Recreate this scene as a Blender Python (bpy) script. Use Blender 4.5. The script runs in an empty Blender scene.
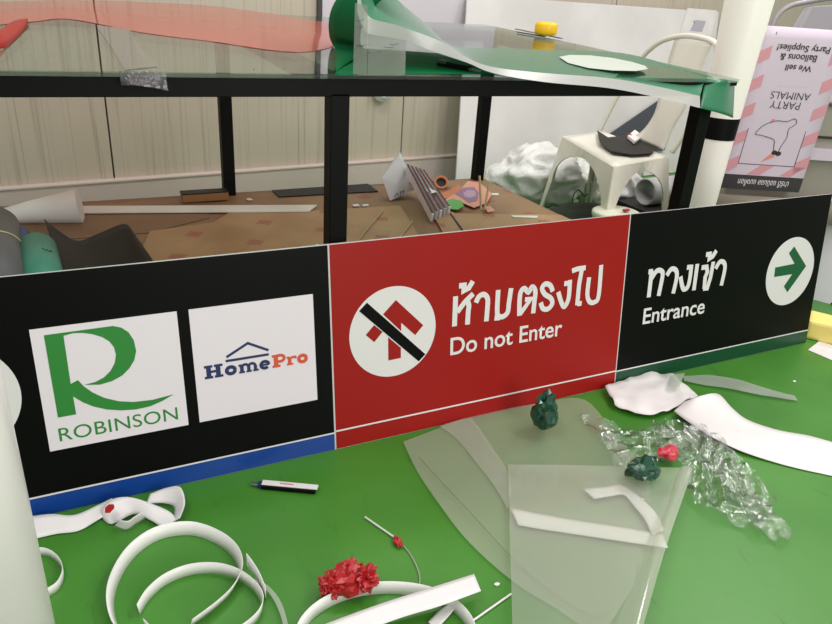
import bpy, bmesh, math, random
from mathutils import Vector, Matrix, noise
from mathutils.geometry import tessellate_polygon
random.seed(7)
SC = bpy.context.scene
COL = SC.collection
V = Vector

# ------------------------------------------------------------------ survey of the place
# world axes seen from the standpoint (rows), focal length in pixels, eye height
RX = (0.89654256, -0.13179504, 0.42289657)
RY = (-0.43857969, -0.39801061, 0.80575146)
RZ = (0.06212328, -0.90786432, -0.41463608)
F, H = 701.25, 1.10
EYE = V((0, 0, H))
def ray(px, py):
    c = V((px - 416.0, py - 312.0, F)) / F
    return V((c.dot(V(RX)), c.dot(V(RY)), c.dot(V(RZ))))
def onz(px, py, z=0.0):
    d = ray(px, py); return EYE + d * ((z - H) / d.z)
def ony(px, py, y):
    d = ray(px, py); return EYE + d * (y / d.y)
def onplane(px, py, p0, n):
    d = ray(px, py); return EYE + d * ((V(p0) - EYE).dot(V(n)) / d.dot(V(n)))

# ------------------------------------------------------------------ tagging
def tag(o, label=None, cat=None, group=None, kind=None):
    if label: o['label'] = label
    if cat: o['category'] = cat
    if group: o['group'] = group
    if kind: o['kind'] = kind
    return o
def empty(name, loc, label, cat, group=None):
    o = bpy.data.objects.new(name, None); COL.objects.link(o); o.location = loc
    o.empty_display_size = 0.05
    tag(o, label, cat, group); return o
ROOT_LOC = {}
def link(name, me, mat, parent=None, smooth=False):
    o = bpy.data.objects.new(name, me); COL.objects.link(o)
    if mat is not None and len(me.materials) == 0: me.materials.append(mat)
    if smooth:
        for p in me.polygons: p.use_smooth = True
    if parent is not None:
        o.parent = parent
        # part meshes are modelled in place, so only the base point of an Empty has to be undone
        if parent.type == 'EMPTY': o.matrix_parent_inverse = Matrix.Translation(-parent.location)
    return o

# ------------------------------------------------------------------ mesh builder
class MB:
    def __init__(s): s.v = []; s.f = []
    def add(s, vs, fs):
        b = len(s.v); s.v += [tuple(x) for x in vs]; s.f += [tuple(i + b for i in f) for f in fs]
    def box(s, c, d, rz=0.0, M=None):
        m = M if M is not None else Matrix.Translation(V(c)) @ Matrix.Rotation(rz, 4, 'Z')
        x, y, z = d[0] / 2, d[1] / 2, d[2] / 2
        vs = [m @ V((a * x, b * y, e * z)) for a in (-1, 1) for b in (-1, 1) for e in (-1, 1)]
        s.add(vs, [(0, 1, 3, 2), (4, 6, 7, 5), (0, 4, 5, 1), (2, 3, 7, 6), (0, 2, 6, 4), (1, 5, 7, 3)])
        return s
    def bar(s, a, b, w, d, up=(0, 0, 1)):
        a, b = V(a), V(b); z = (b - a).normalized(); u = V(up)
        if abs(z.dot(u)) > 0.98: u = V((0, 1, 0))
        x = u.cross(z).normalized(); y = z.cross(x)
        m = Matrix((x, y, z)).transposed().to_4x4(); m.translation = (a + b) / 2
        return s.box(None, (w, d, (b - a).length), M=m)
    def tube(s, pts, r, n=12, caps=True):
        pts = [V(p) for p in pts]; rs = r if isinstance(r, (list, tuple)) else [r] * len(pts)
        rings = []; prev = None
        for i, p in enumerate(pts):
            t = (pts[min(i + 1, len(pts) - 1)] - pts[max(i - 1, 0)]).normalized()
            if prev is None:
                a = V((0, 0, 1)) if abs(t.z) < 0.9 else V((1, 0, 0)); u = (a - t * a.dot(t)).normalized()
            else: u = (prev - t * prev.dot(t)).normalized()
            prev = u; w = t.cross(u)
            rings.append([p + (u * math.cos(2 * math.pi * k / n) + w * math.sin(2 * math.pi * k / n)) * rs[i] for k in range(n)])
        vs = [q for R_ in rings for q in R_]; fs = []
        for i in range(len(pts) - 1):
            for k in range(n):
                fs.append((i * n + k, i * n + (k + 1) % n, (i + 1) * n + (k + 1) % n, (i + 1) * n + k))
        if caps: fs += [tuple(range(n))[::-1], tuple((len(pts) - 1) * n + k for k in range(n))]
        s.add(vs, fs); return s
    def hollow(s, a, b, r, ri, n=24):
        a, b = V(a), V(b); t = (b - a).normalized(); q = V((0, 0, 1)) if abs(t.z) < .9 else V((1, 0, 0))
        u = (q - t * q.dot(t)).normalized(); w = t.cross(u)
        R_ = lambda p, rr: [p + (u * math.cos(2 * math.pi * k / n) + w * math.sin(2 * math.pi * k / n)) * rr for k in range(n)]
        rings = [R_(a, r), R_(b, r), R_(b, ri), R_(a, ri)]; fs = []
        for i in range(4):
            j = (i + 1) % 4
            for k in range(n): fs.append((i * n + k, i * n + (k + 1) % n, j * n + (k + 1) % n, j * n + k))
        s.add([x for g in rings for x in g], fs); return s
    def lathe(s, c, prof, n=28):
        vs = []; fs = []
        for r, z in prof:
            for k in range(n):
                a = 2 * math.pi * k / n; vs.append((c[0] + r * math.cos(a), c[1] + r * math.sin(a), c[2] + z))
        for i in range(len(prof) - 1):
            for k in range(n): fs.append((i * n + k, i * n + (k + 1) % n, (i + 1) * n + (k + 1) % n, (i + 1) * n + k))
        fs += [tuple(range(n))[::-1], tuple((len(prof) - 1) * n + k for k in range(n))]
        s.add(vs, fs); return s
    def prism(s, poly, off):
        """poly: 3-D outline, extruded by vector off"""
        poly = [V(p) for p in poly]; off = V(off); n = len(poly)
        tris = tessellate_polygon([poly])
        fs = [tuple(t) for t in tris] + [tuple(i + n for i in reversed(t)) for t in tris]
        fs += [(i, i + n, (i + 1) % n + n, (i + 1) % n) for i in range(n)]
        s.add(poly + [p + off for p in poly], fs); return s
    def grid(s, rows):
        m = len(rows[0]); vs = [p for r in rows for p in r]; fs = []
        for i in range(len(rows) - 1):
            for j in range(m - 1): fs.append((i * m + j, i * m + j + 1, (i + 1) * m + j + 1, (i + 1) * m + j))
        s.add(vs, fs); return s
    def build(s, name, mat, parent=None, smooth=False, solid=0.0, bevel=0.0, angle=None, sub=0):
        if mat is not None and mat.get('film'): solid = 0.0
        me = bpy.data.meshes.new(name); me.from_pydata(s.v, [], s.f); me.update()
        bm = bmesh.new(); bm.from_mesh(me)
        bmesh.ops.recalc_face_normals(bm, faces=bm.faces); bm.to_mesh(me); bm.free()
        o = link(name, me, mat, parent, smooth)
        if sub:
            m = o.modifiers.new('sub', 'SUBSURF'); m.levels = sub; m.render_levels = sub
        if solid:
            m = o.modifiers.new('solid', 'SOLIDIFY'); m.thickness = solid; m.offset = 0
        if bevel:
            m = o.modifiers.new('bevel', 'BEVEL'); m.width = bevel; m.segments = 2; m.limit_method = 'ANGLE'
        return o

def smoothpath(pts, k=6):
    """Catmull-Rom through points"""
    pts = [V(p) for p in pts]; out = []
    for i in range(len(pts) - 1):
        p0 = pts[max(i - 1, 0)]; p1 = pts[i]; p2 = pts[i + 1]; p3 = pts[min(i + 2, len(pts) - 1)]
        for j in range(k):
            t = j / k
            out.append(0.5 * ((2 * p1) + (p2 - p0) * t + (2 * p0 - 5 * p1 + 4 * p2 - p3) * t * t + (3 * p1 - p0 - 3 * p2 + p3) * t ** 3))
    out.append(pts[-1]); return out

def ribbon(edge_a, edge_b, k=6, cross=6, bulge=0.0, wob=0.0, seed=0.0, wfreq=20.0):
    """sheet between two edge curves"""
    A = smoothpath(edge_a, k); B = smoothpath(edge_b, k); rows = []
    for a, b in zip(A, B):
        r = []
        for j in range(cross + 1):
            t = j / cross; p = a.lerp(b, t)
            p.z += bulge * math.sin(math.pi * t)
            if wob < 0: p.z += -wob * ((1 - abs(noise.noise(p * wfreq + V((seed, 0, 0)))) * 2) ** 2 * .7 + .3 * abs(noise.noise(p * wfreq * 2.3)))
            elif wob: p.z += wob * (0.5 + 0.5 * noise.noise(p * wfreq + V((seed, 0, 0))))
            r.append(p)
        rows.append(r)
    return MB().grid(rows)

# ------------------------------------------------------------------ materials
def lin(c):
    return tuple(((x / 255) / 12.92 if x / 255 <= 0.04045 else ((x / 255 + 0.055) / 1.055) ** 2.4) for x in c) + (1,)
def mat(name, c, rough=0.5, metal=0.0, spec=0.5, coat=0.0):
    m = bpy.data.materials.new(name); m.use_nodes = True
    b = m.node_tree.nodes['Principled BSDF']
    b.inputs['Base Color'].default_value = lin(c); b.inputs['Roughness'].default_value = rough
    b.inputs['Metallic'].default_value = metal; b.inputs['Specular IOR Level'].default_value = spec
    b.inputs['Coat Weight'].default_value = coat
    return m
def nd(m, t, **kw):
    n = m.node_tree.nodes.new(t)
    for k, v in kw.items(): setattr(n, k, v)
    return n
def lk(m, a, b): m.node_tree.links.new(a, b)
def mottle(m, c1, c2, scale, detail=3, vec=None, sc=(1, 1, 1), lo=0.35, hi=0.65):
    """two-tone noise in the base colour"""
    b = m.node_tree.nodes['Principled BSDF']; tc = nd(m, 'ShaderNodeTexCoord'); mp = nd(m, 'ShaderNodeMapping')
    mp.inputs['Scale'].default_value = sc; lk(m, tc.outputs['Object'], mp.inputs[0])
    n = nd(m, 'ShaderNodeTexNoise'); n.inputs['Scale'].default_value = scale; n.inputs['Detail'].default_value = detail
    lk(m, mp.outputs[0], n.inputs['Vector'])
    r = nd(m, 'ShaderNodeValToRGB'); r.color_ramp.elements[0].position = lo; r.color_ramp.elements[1].position = hi
    r.color_ramp.elements[0].color = lin(c1); r.color_ramp.elements[1].color = lin(c2)
    lk(m, n.outputs['Fac'], r.inputs[0]); lk(m, r.outputs[0], b.inputs['Base Color']); return r
def bump(m, scale, strength, dist=0.002, detail=2):
    b = m.node_tree.nodes['Principled BSDF']; tc = nd(m, 'ShaderNodeTexCoord'); n = nd(m, 'ShaderNodeTexNoise')
    n.inputs['Scale'].default_value = scale; n.inputs['Detail'].default_value = detail
    lk(m, tc.outputs['Object'], n.inputs['Vector']); u = nd(m, 'ShaderNodeBump')
    u.inputs['Strength'].default_value = strength; u.inputs['Distance'].default_value = dist
    lk(m, n.outputs['Fac'], u.inputs['Height']); lk(m, u.outputs[0], b.inputs['Normal'])
def clear(name, tint, milky=0.0, milk=(225, 230, 220), rough=0.02, r0=0.04, pw=5.0, bumps=None):
    """see-through sheet: transparent + a little diffuse + reflection that grows at grazing angles"""
    m = bpy.data.materials.new(name); m.use_nodes = True; nt = m.node_tree; nt.nodes.clear()
    out = nd(m, 'ShaderNodeOutputMaterial'); tr = nd(m, 'ShaderNodeBsdfTransparent'); tr.inputs[0].default_value = lin(tint)
    base = tr.outputs[0]
    if milky:
        df = nd(m, 'ShaderNodeBsdfDiffuse'); df.inputs[0].default_value = lin(milk)
        tl = nd(m, 'ShaderNodeBsdfTranslucent'); tl.inputs[0].default_value = lin(milk)
        mm = nd(m, 'ShaderNodeMixShader'); mm.inputs[0].default_value = 0.35
        lk(m, df.outputs[0], mm.inputs[1]); lk(m, tl.outputs[0], mm.inputs[2])
        mx = nd(m, 'ShaderNodeMixShader'); mx.inputs[0].default_value = milky
        lk(m, base, mx.inputs[1]); lk(m, mm.outputs[0], mx.inputs[2]); base = mx.outputs[0]
    lw = nd(m, 'ShaderNodeLayerWeight'); lw.inputs['Blend'].default_value = 0.5
    p = nd(m, 'ShaderNodeMath', operation='POWER'); p.inputs[1].default_value = pw
    lk(m, lw.outputs['Facing'], p.inputs[0])
    q = nd(m, 'ShaderNodeMath', operation='MULTIPLY_ADD'); q.inputs[1].default_value = 1 - r0; q.inputs[2].default_value = r0
    lk(m, p.outputs[0], q.inputs[0])
    gl = nd(m, 'ShaderNodeBsdfGlossy'); gl.inputs['Roughness'].default_value = rough
    if bumps:
        tc = nd(m, 'ShaderNodeTexCoord'); n = nd(m, 'ShaderNodeTexNoise'); n.inputs['Scale'].default_value = bumps[0]
        n.inputs['Detail'].default_value = 3
        lk(m, tc.outputs['Object'], n.inputs['Vector']); u = nd(m, 'ShaderNodeBump'); u.inputs['Strength'].default_value = bumps[1]
        u.inputs['Distance'].default_value = 0.01
        lk(m, n.outputs['Fac'], u.inputs['Height']); lk(m, u.outputs[0], gl.inputs['Normal']); lk(m, u.outputs[0], lw.inputs['Normal'])
    mx2 = nd(m, 'ShaderNodeMixShader'); lk(m, q.outputs[0], mx2.inputs[0]); lk(m, base, mx2.inputs[1]); lk(m, gl.outputs[0], mx2.inputs[2])
    lk(m, mx2.outputs[0], out.inputs[0]); m['film'] = 1; return m

M = {}
M['white'] = mat('white_paint', (226, 226, 220), 0.45)
M['paper'] = mat('white_paper', (232, 230, 228), 0.75); mottle(M['paper'], (218, 216, 213), (228, 226, 223), 8)
M['vinyl'] = mat('white_vinyl', (220, 220, 218), 0.4)
M['strip'] = mat('frosted_white_plastic_strip', (228, 230, 224), 0.35)
M['black'] = mat('black_powder_coat', (5, 5, 5), 0.5, spec=.15)
M['blackmat'] = mat('black_rubber_sheet', (17, 16, 16), 0.5, spec=.3); bump(M['blackmat'], 60, 0.15)
M['blackfilm'] = mat('black_print_film', (4, 4, 4), 0.45, spec=.12)
M['redfilm'] = mat('red_print_film', (150, 24, 20), 0.42, spec=.2)
M['greenfilm'] = mat('dark_green_print_film', (0, 74, 40), 0.34)
M['bluefilm'] = mat('blue_print_film', (10, 60, 140), 0.34)
M['letter'] = mat('white_reflective_lettering', (218, 218, 216), 0.5)
M['card'] = mat('white_print_card', (226, 220, 226), 0.5)
M['logogreen'] = mat('mid_green_ink', (38, 128, 48), 0.5)
M['navy'] = mat('navy_ink', (26, 40, 88), 0.5)
M['orange'] = mat('orange_red_ink', (206, 82, 52), 0.5)
M['arrowgreen'] = mat('arrow_green_ink', (4, 88, 46), 0.5)
M['boardedge'] = mat('white_board_core', (200, 200, 196), 0.6)
M['teal'] = mat('teal_vinyl', (70, 138, 120), 0.5)
M['grey'] = mat('grey_vinyl', (100, 94, 98), 0.5)
M['dgrey'] = mat('dark_grey_metal', (70, 70, 72), 0.4)
M['slate'] = mat('slate_board', (66, 70, 78), 0.5)
M['blue'] = mat('blue_card', (40, 70, 130), 0.5)
M['yellow'] = mat('yellow_tape', (236, 190, 20), 0.4)
M['paleyellow'] = mat('pale_yellow_foam', (232, 214, 120), 0.6)
M['redrubber'] = mat('red_rubber', (168, 28, 32), 0.35)
M['greenfoil'] = mat('dark_green_rubber', (0, 66, 44), 0.22, coat=0.4)
M['wood'] = mat('pale_stick_wood', (176, 150, 112), 0.6)
M['maroon'] = mat('maroon_print', (96, 30, 38), 0.5)
M['pink'] = mat('pink_print', (206, 146, 156), 0.6)
M['skin'] = mat('salmon_print', (214, 150, 130), 0.6)
M['purple'] = mat('mauve_print', (150, 112, 140), 0.6)
M['leaf'] = mat('bright_green_print', (96, 160, 84), 0.6)
M['terracotta'] = mat('terracotta_print', (196, 116, 82), 0.6)
M['dark'] = mat('dark_print', (40, 34, 36), 0.5)
M['olive'] = mat('dark_olive_cloth', (62, 68, 56), 0.8)
M['cream'] = mat('cream_painted_steel', (214, 212, 196), 0.35); mottle(M['cream'], (226, 224, 210), (236, 234, 220), 4)
M['lilac'] = mat('pale_lilac_print', (204, 192, 206), 0.6)
M['cabinet'] = mat('beige_grey_cabinet', (150, 146, 134), 0.5)
M['lightgrey'] = mat('light_grey_plastic', (190, 190, 192), 0.4)
M['steel'] = mat('brushed_steel', (170, 172, 175), 0.3, metal=0.9)
M['glass'] = clear('table_glass', (222, 238, 230), 0.0, r0=0.05)
M['redclear'] = clear('translucent_red_film', (240, 150, 138), 0.62, (238, 142, 126), r0=0.02, pw=8)
M['greyclear'] = clear('translucent_clear_tape', (205, 205, 205), 0.25, (200, 200, 198))
M['plastic'] = clear('cloudy_clear_plastic', (242, 246, 238), 0.32, (238, 238, 222), rough=0.15, r0=0.04)
M['plastic2'] = clear('clear_plastic_sleeve', (242, 246, 240), 0.30, (236, 238, 226), rough=0.06, r0=0.05)
M['cello'] = clear('crinkled_cellophane', (248, 250, 248), 0.04, (226, 230, 222), rough=0.13, r0=0.10, pw=2.6, bumps=(45, 0.9))
M['bag'] = mat('white_plastic_bag', (226, 228, 224), 0.3)
M['greenclear'] = clear('green_printed_film', (80, 150, 112), 0.93, (84, 148, 116), r0=0.02, pw=10, rough=0.25)
M['whiteclear'] = clear('white_film_margin', (225, 230, 226), 0.85, (222, 224, 220), r0=0.04, rough=0.2, pw=6)
M['sleeve'] = clear('frosted_sleeve', (205, 215, 205), 0.38, (170, 180, 165), r0=0.06, rough=0.08)
M['frost'] = clear('frosted_strip', (225, 235, 225), 0.6, (206, 214, 202), r0=0.05, rough=0.2)

# green epoxy floor: scuffed and semi-gloss
m = M['floor'] = mat('green_epoxy_floor', (52, 112, 44), 0.32, spec=.4)
b = m.node_tree.nodes['Principled BSDF']
tc = nd(m, 'ShaderNodeTexCoord')
n1 = nd(m, 'ShaderNodeTexNoise'); n1.inputs['Scale'].default_value = 3.0; n1.inputs['Detail'].default_value = 6
lk(m, tc.outputs['Object'], n1.inputs['Vector'])
r1 = nd(m, 'ShaderNodeValToRGB'); r1.color_ramp.elements[0].position = .3; r1.color_ramp.elements[1].position = .75
r1.color_ramp.elements[0].color = lin((58, 122, 36)); r1.color_ramp.elements[1].color = lin((70, 134, 46)); lk(m, n1.outputs['Fac'], r1.inputs[0])
mp = nd(m, 'ShaderNodeMapping'); mp.inputs['Scale'].default_value = (26, 9, 1); mp.inputs['Rotation'].default_value = (0, 0, .5)
lk(m, tc.outputs['Object'], mp.inputs[0])
n2 = nd(m, 'ShaderNodeTexNoise'); n2.inputs['Scale'].default_value = 1.0; n2.inputs['Detail'].default_value = 5; n2.inputs['Distortion'].default_value = 1.0
lk(m, mp.outputs[0], n2.inputs['Vector'])
r2 = nd(m, 'ShaderNodeValToRGB'); r2.color_ramp.elements[0].position = .64; r2.color_ramp.elements[1].position = .80
r2.color_ramp.elements[0].color = (0, 0, 0, 1); r2.color_ramp.elements[1].color = (.7, .7, .7, 1); lk(m, n2.outputs['Fac'], r2.inputs[0])
mx = nd(m, 'ShaderNodeMixRGB'); mx.inputs[2].default_value = lin((40, 90, 26)); lk(m, r2.outputs[0], mx.inputs[0]); lk(m, r1.outputs[0], mx.inputs[1])
lk(m, mx.outputs[0], b.inputs['Base Color'])
r3 = nd(m, 'ShaderNodeMapRange'); r3.inputs['To Min'].default_value = .26; r3.inputs['To Max'].default_value = .46
lk(m, n1.outputs['Fac'], r3.inputs['Value']); lk(m, r3.outputs[0], b.inputs['Roughness'])
bu = nd(m, 'ShaderNodeBump'); bu.inputs['Strength'].default_value = .12; bu.inputs['Distance'].default_value = .004
n4 = nd(m, 'ShaderNodeTexNoise'); n4.inputs['Scale'].default_value = 9; lk(m, tc.outputs['Object'], n4.inputs['Vector'])
lk(m, n4.outputs['Fac'], bu.inputs['Height']); lk(m, bu.outputs[0], b.inputs['Normal'])

# ribbed beige sandwich panel with dirt runs
m = M['wall'] = mat('beige_ribbed_metal_panel', (186, 176, 152), 0.5)
b = m.node_tree.nodes['Principled BSDF']; tc = nd(m, 'ShaderNodeTexCoord'); sx = nd(m, 'ShaderNodeSeparateXYZ'); lk(m, tc.outputs['Object'], sx.inputs[0])
def vnode(op, a, bv, c=None):
    n = nd(m, 'ShaderNodeMath', operation=op)
    for i, x in enumerate((a, bv, c)):
        if x is None: continue
        if isinstance(x, (int, float)): n.inputs[i].default_value = x
        else: lk(m, x, n.inputs[i])
    return n.outputs[0]
fr = vnode('FRACT', vnode('DIVIDE', sx.outputs['X'], 0.105), None)
rib = vnode('LESS_THAN', vnode('ABSOLUTE', vnode('SUBTRACT', fr, 0.5), None), 0.022)
mp = nd(m, 'ShaderNodeMapping'); mp.inputs['Scale'].default_value = (55, 1, 1.1); lk(m, tc.outputs['Object'], mp.inputs[0])
n = nd(m, 'ShaderNodeTexNoise'); n.inputs['Scale'].default_value = 1; n.inputs['Detail'].default_value = 5; lk(m, mp.outputs[0], n.inputs['Vector'])
r = nd(m, 'ShaderNodeValToRGB'); r.color_ramp.elements[0].position = .56; r.color_ramp.elements[1].position = .80
r.color_ramp.elements[0].color = (0, 0, 0, 1); r.color_ramp.elements[1].color = (.6, .6, .6, 1); lk(m, n.outputs['Fac'], r.inputs[0])
stain = vnode('ADD', r.outputs[0], vnode('MULTIPLY', rib, 0.22))
mx = nd(m, 'ShaderNodeMixRGB'); mx.inputs[1].default_value = lin((190, 182, 163)); mx.inputs[2].default_value = lin((128, 120, 100))
lk(m, stain, mx.inputs[0])
vo = nd(m, 'ShaderNodeTexVoronoi'); vo.inputs['Scale'].default_value = 7; lk(m, tc.outputs['Object'], vo.inputs['Vector'])
dot = vnode('LESS_THAN', vo.outputs['Distance'], 0.035)
mx2 = nd(m, 'ShaderNodeMixRGB'); mx2.inputs[2].default_value = lin((70, 66, 60)); lk(m, dot, mx2.inputs[0]); lk(m, mx.outputs[0], mx2.inputs[1])
lk(m, mx2.outputs[0], b.inputs['Base Color'])
bu = nd(m, 'ShaderNodeBump'); bu.inputs['Strength'].default_value = .5; bu.inputs['Distance'].default_value = .002
lk(m, rib, bu.inputs['Height']); lk(m, bu.outputs[0], b.inputs['Normal'])

# kraft masking paper with printed red marks
def kraft(name, c1, c2, rot, marks=True):
    global m
    m = mat(name, c1, 0.55); b = m.node_tree.nodes['Principled BSDF']
    r = mottle(m, c1, c2, 5, 5)
    if marks:
        tc = nd(m, 'ShaderNodeTexCoord'); mp = nd(m, 'ShaderNodeMapping'); mp.inputs['Rotation'].default_value = (0, 0, rot)
        lk(m, tc.outputs['Object'], mp.inputs[0]); sx = nd(m, 'ShaderNodeSeparateXYZ'); lk(m, mp.outputs[0], sx.inputs[0])
        row = vnode('FLOOR', vnode('DIVIDE', sx.outputs['Y'], 0.17), None)
        fx = vnode('SUBTRACT', vnode('FRACT', vnode('ADD', vnode('DIVIDE', sx.outputs['X'], 0.26), vnode('MULTIPLY', row, 0.5)), None), 0.5)
        fy = vnode('SUBTRACT', vnode('FRACT', vnode('DIVIDE', sx.outputs['Y'], 0.17), None), 0.5)
        ax = vnode('MULTIPLY', vnode('ABSOLUTE', fx, None), 1.0 / 0.13); ay = vnode('MULTIPLY', vnode('ABSOLUTE', fy, None), 1.0 / 0.20)
        dia = vnode('LESS_THAN', vnode('ADD', ax, ay), 1.0)
        lines = vnode('GREATER_THAN', vnode('SINE', vnode('MULTIPLY', sx.outputs['Y'], 500.0), None), -0.2)
        mark = vnode('MULTIPLY', dia, lines)
        thin = vnode('MULTIPLY', vnode('LESS_THAN', vnode('ABSOLUTE', vnode('SUBTRACT', fy, vnode('MULTIPLY', fx, 0.9)), None), 0.012), 0.22)
        mark = vnode('MINIMUM', vnode('ADD', vnode('MULTIPLY', mark, 0.85), thin), 0.85)
        mx = nd(m, 'ShaderNodeMixRGB'); mx.inputs[2].default_value = lin((150, 42, 44)); lk(m, mark, mx.inputs[0]); lk(m, r.outputs[0], mx.inputs[1])
        lk(m, mx.outputs[0], b.inputs['Base Color'])
    return m
M['kraft'] = kraft('brown_masking_paper', (132, 100, 70), (148, 114, 82), 0.35)
M['kraft2'] = kraft('plain_brown_board', (118, 88, 64), (132, 100, 74), 0, False)
M['kraft3'] = kraft('brown_masking_paper_light', (162, 126, 90), (176, 140, 102), -0.25)

# ------------------------------------------------------------------ the setting
def struct(o): o['kind'] = 'structure'; return o
struct(MB().box((2.0, 2.0, -0.05), (16, 14, 0.1)).build('floor', M['floor']))
WA = math.radians(6.2)
WD = V((math.cos(WA), math.sin(WA), 0)); WN = V((math.sin(WA), -math.cos(WA), 0)); W0 = V((-0.27, 3.60, 0))
def onwall(px, py, off=0.0): return onplane(px, py, W0 + WN * off, WN)
# wall built of panels with dark seams between them (seams at the surveyed positions)
sA = (onwall(110, 140) - W0).dot(WD); sB = (onwall(402, 130) - W0).dot(WD); pw = sB - sA
w = MB()
s = sA - 3 * pw
for k in range(9):
    a = W0 + WD * (s + 0.004); b_ = W0 + WD * (s + pw - 0.004)
    mid = (a + b_) / 2 - WN * 0.03; mm = Matrix.Translation((mid.x, mid.y, 1.6)) @ Matrix.Rotation(WA, 4, 'Z')
    w.box(None, (pw - 0.008, 0.06, 3.2), M=mm); s += pw
w.build('wall_back', M['wall'])['kind'] = 'structure'
sm = MB(); mid = W0 + WD * 2.0 - WN * 0.055
sm.box(None, (12, 0.05, 3.2), M=Matrix.Translation((mid.x, mid.y, 1.6)) @ Matrix.Rotation(WA, 4, 'Z')).build('trim_1', M['dark'])['kind'] = 'structure'
bb = MB(); mid = W0 + WD * 2.0 + WN * 0.02
bb.box(None, (12, 0.04, 0.175), M=Matrix.Translation((mid.x, mid.y, 0.0875)) @ Matrix.Rotation(WA, 4, 'Z'))
bb.box(None, (12, 0.05, 0.010), M=Matrix.Translation((mid.x, mid.y, 0.180)) @ Matrix.Rotation(WA, 4, 'Z'))
struct(bb.build('baseboard_back', mat('pale_grey_kerb_trim', (208, 192, 186), 0.4), bevel=0.002))

def wall_sheet(name, poly, off, th, m_, label, cat, **kw):
    pts = [onwall(x, y, off) for x, y in poly]
    o = MB().prism(pts, WN * th).build(name, m_); tag(o, label, cat, **kw); return o
# white plastic sheet on the upper wall
p0 = onwall(320, 60, 0.0); s0 = (p0 - W0).dot(WD)
def wpt(s_, z, off=0.0): q = W0 + WD * s_ + WN * off; return V((q.x, q.y, z))
up = MB().prism([wpt(s0, .80, .002), wpt(s0 + 1.15, .80, .002), wpt(s0 + 1.15, 1.9, .002), wpt(s0, 1.9, .002)], WN * 0.02)
o = up.build('lavender_board', mat('pale_lavender_board', (206, 202, 208), 0.35)); tag(o, 'pale lavender white board fixed high on the beige ribbed wall behind the glass tabletop', 'board')
tr = MB().box(None, (0.02, 0.03, 1.1), M=Matrix.Translation(wpt(s0 - 0.012, 1.35, .015)) @ Matrix.Rotation(WA, 4, 'Z')).build('edge_strip', M['dgrey'], o)

q0 = onwall(380, 91, .0)
cap = MB().tube([q0, q0 + WN * .03, q0 + WN * .05], [.056, .056, .03], 28).build('wall_cap', M['vinyl'], bevel=.003)
tag(cap, 'small round white cap on the beige wall just under the front rail of the table', 'cap')
# big white board leaning against the wall
LB = onwall(453, 178, .30); sL = (LB - W0).dot(WD)
LT = onwall(466, 2, .045); RT = onwall(718, 11, .045); sT0 = (LT - W0).dot(WD); sT1 = (RT - W0).dot(WD)
bl = [wpt(sL + .02, 0.002, .30), wpt(sL + .02 + sT1 - sT0, 0.002, .30), wpt(sT1, 1.10, .045), wpt(sT0, 1.10, .045)]
nrm = (bl[1] - bl[0]).cross(bl[3] - bl[0]).normalized()
wb = MB().prism(bl, nrm * 0.010).build('leaning_board', M['white'])
tag(wb, 'large plain white board leaning against the beige wall behind the cream chair', 'board')
wm = M['boardwhite'] = mat('whiteboard_face', (216, 215, 212), 0.4); mottle(wm, (206, 205, 201), (222, 221, 218), 2.2, 5)
wb.data.materials[0] = wm
if nrm.dot(WN) < 0: nrm = -nrm
def onboard(px, py, off=0.012): return onplane(px, py, bl[0] + nrm * off, nrm)

# ------------------------------------------------------------------ worktable
TX0, TX1 = 0.573, 1.715
FY, BY = 1.545, 2.75
def gz(y): return 0.928 + 0.040 * (y - 1.52)      # top face of the glass
table = empty('worktable', (1.14, 2.1, 0), 'long black steel worktable with glass top and brown papered lower shelf', 'table')
LEGX = [TX0 - (TX1 - TX0), TX0, TX1]
for x in LEGX:
    MB().box((x, FY, (gz(FY) - .045) / 2), (0.045, 0.045, gz(FY) - .045)).build('leg', M['black'], table, bevel=0.002)
    MB().box((x, BY, (gz(BY) - .045) / 2), (0.045, 0.045, gz(BY) - .045)).build('leg', M['black'], table, bevel=0.002)
xa, xb = LEGX[0] - .03, TX1 + .03
zf, zb = gz(FY) - .010 - .0215, gz(BY) - .010 - .0215
MB().box(((xa + xb) / 2, FY, zf), (xb - xa, 0.045, 0.041)).build('front_rail', M['black'], table, bevel=0.002)
MB().box(((xa + xb) / 2, BY, zb), (xb - xa, 0.045, 0.041)).build('back_rail', M['black'], table, bevel=0.002)
for x in LEGX:
    MB().bar((x, FY + .023, zf), (x, BY - .023, zb), 0.041, 0.041).build('cross_rail', M['black'], table)
for y in (FY, BY):
    MB().box(((xa + xb) / 2, y, 0.285), (xb - xa, 0.03, 0.04)).build('shelf_rail', M['black'], table)
sh = MB().box(((xa + xb) / 2, (FY + BY) / 2, 0.313), (xb - xa + .04, BY - FY + .07, 0.016)).build('shelf_board', M['kraft2'], table)
GX0, GX1, GY0, GY1 = xa - .03, 1.80, 1.505, 2.93
g = MB(); th = 0.010
pts = [V((GX0, GY0, gz(GY0) - th)), V((GX1, GY0, gz(GY0) - th)), V((GX1, GY1, gz(GY1) - th)), V((GX0, GY1, gz(GY1) - th))]
g.prism(pts, (0, 0, th)).build('glass_top', M['glass'], table)
# end stub of the frame at the front right corner
st = ony(737, 80.5, 1.56)
MB().box((1.79, FY, gz(FY) - .018), (0.07, 0.03, 0.012)).build('rail_end', M['black'], table)

GN = V((0, -0.040, 1)).normalized(); G0 = V((0, 1.52, 0.928))
def onglass(px, py, lift=0.0015): return onplane(px, py, G0 + V((0, 0, lift)), GN)

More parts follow.
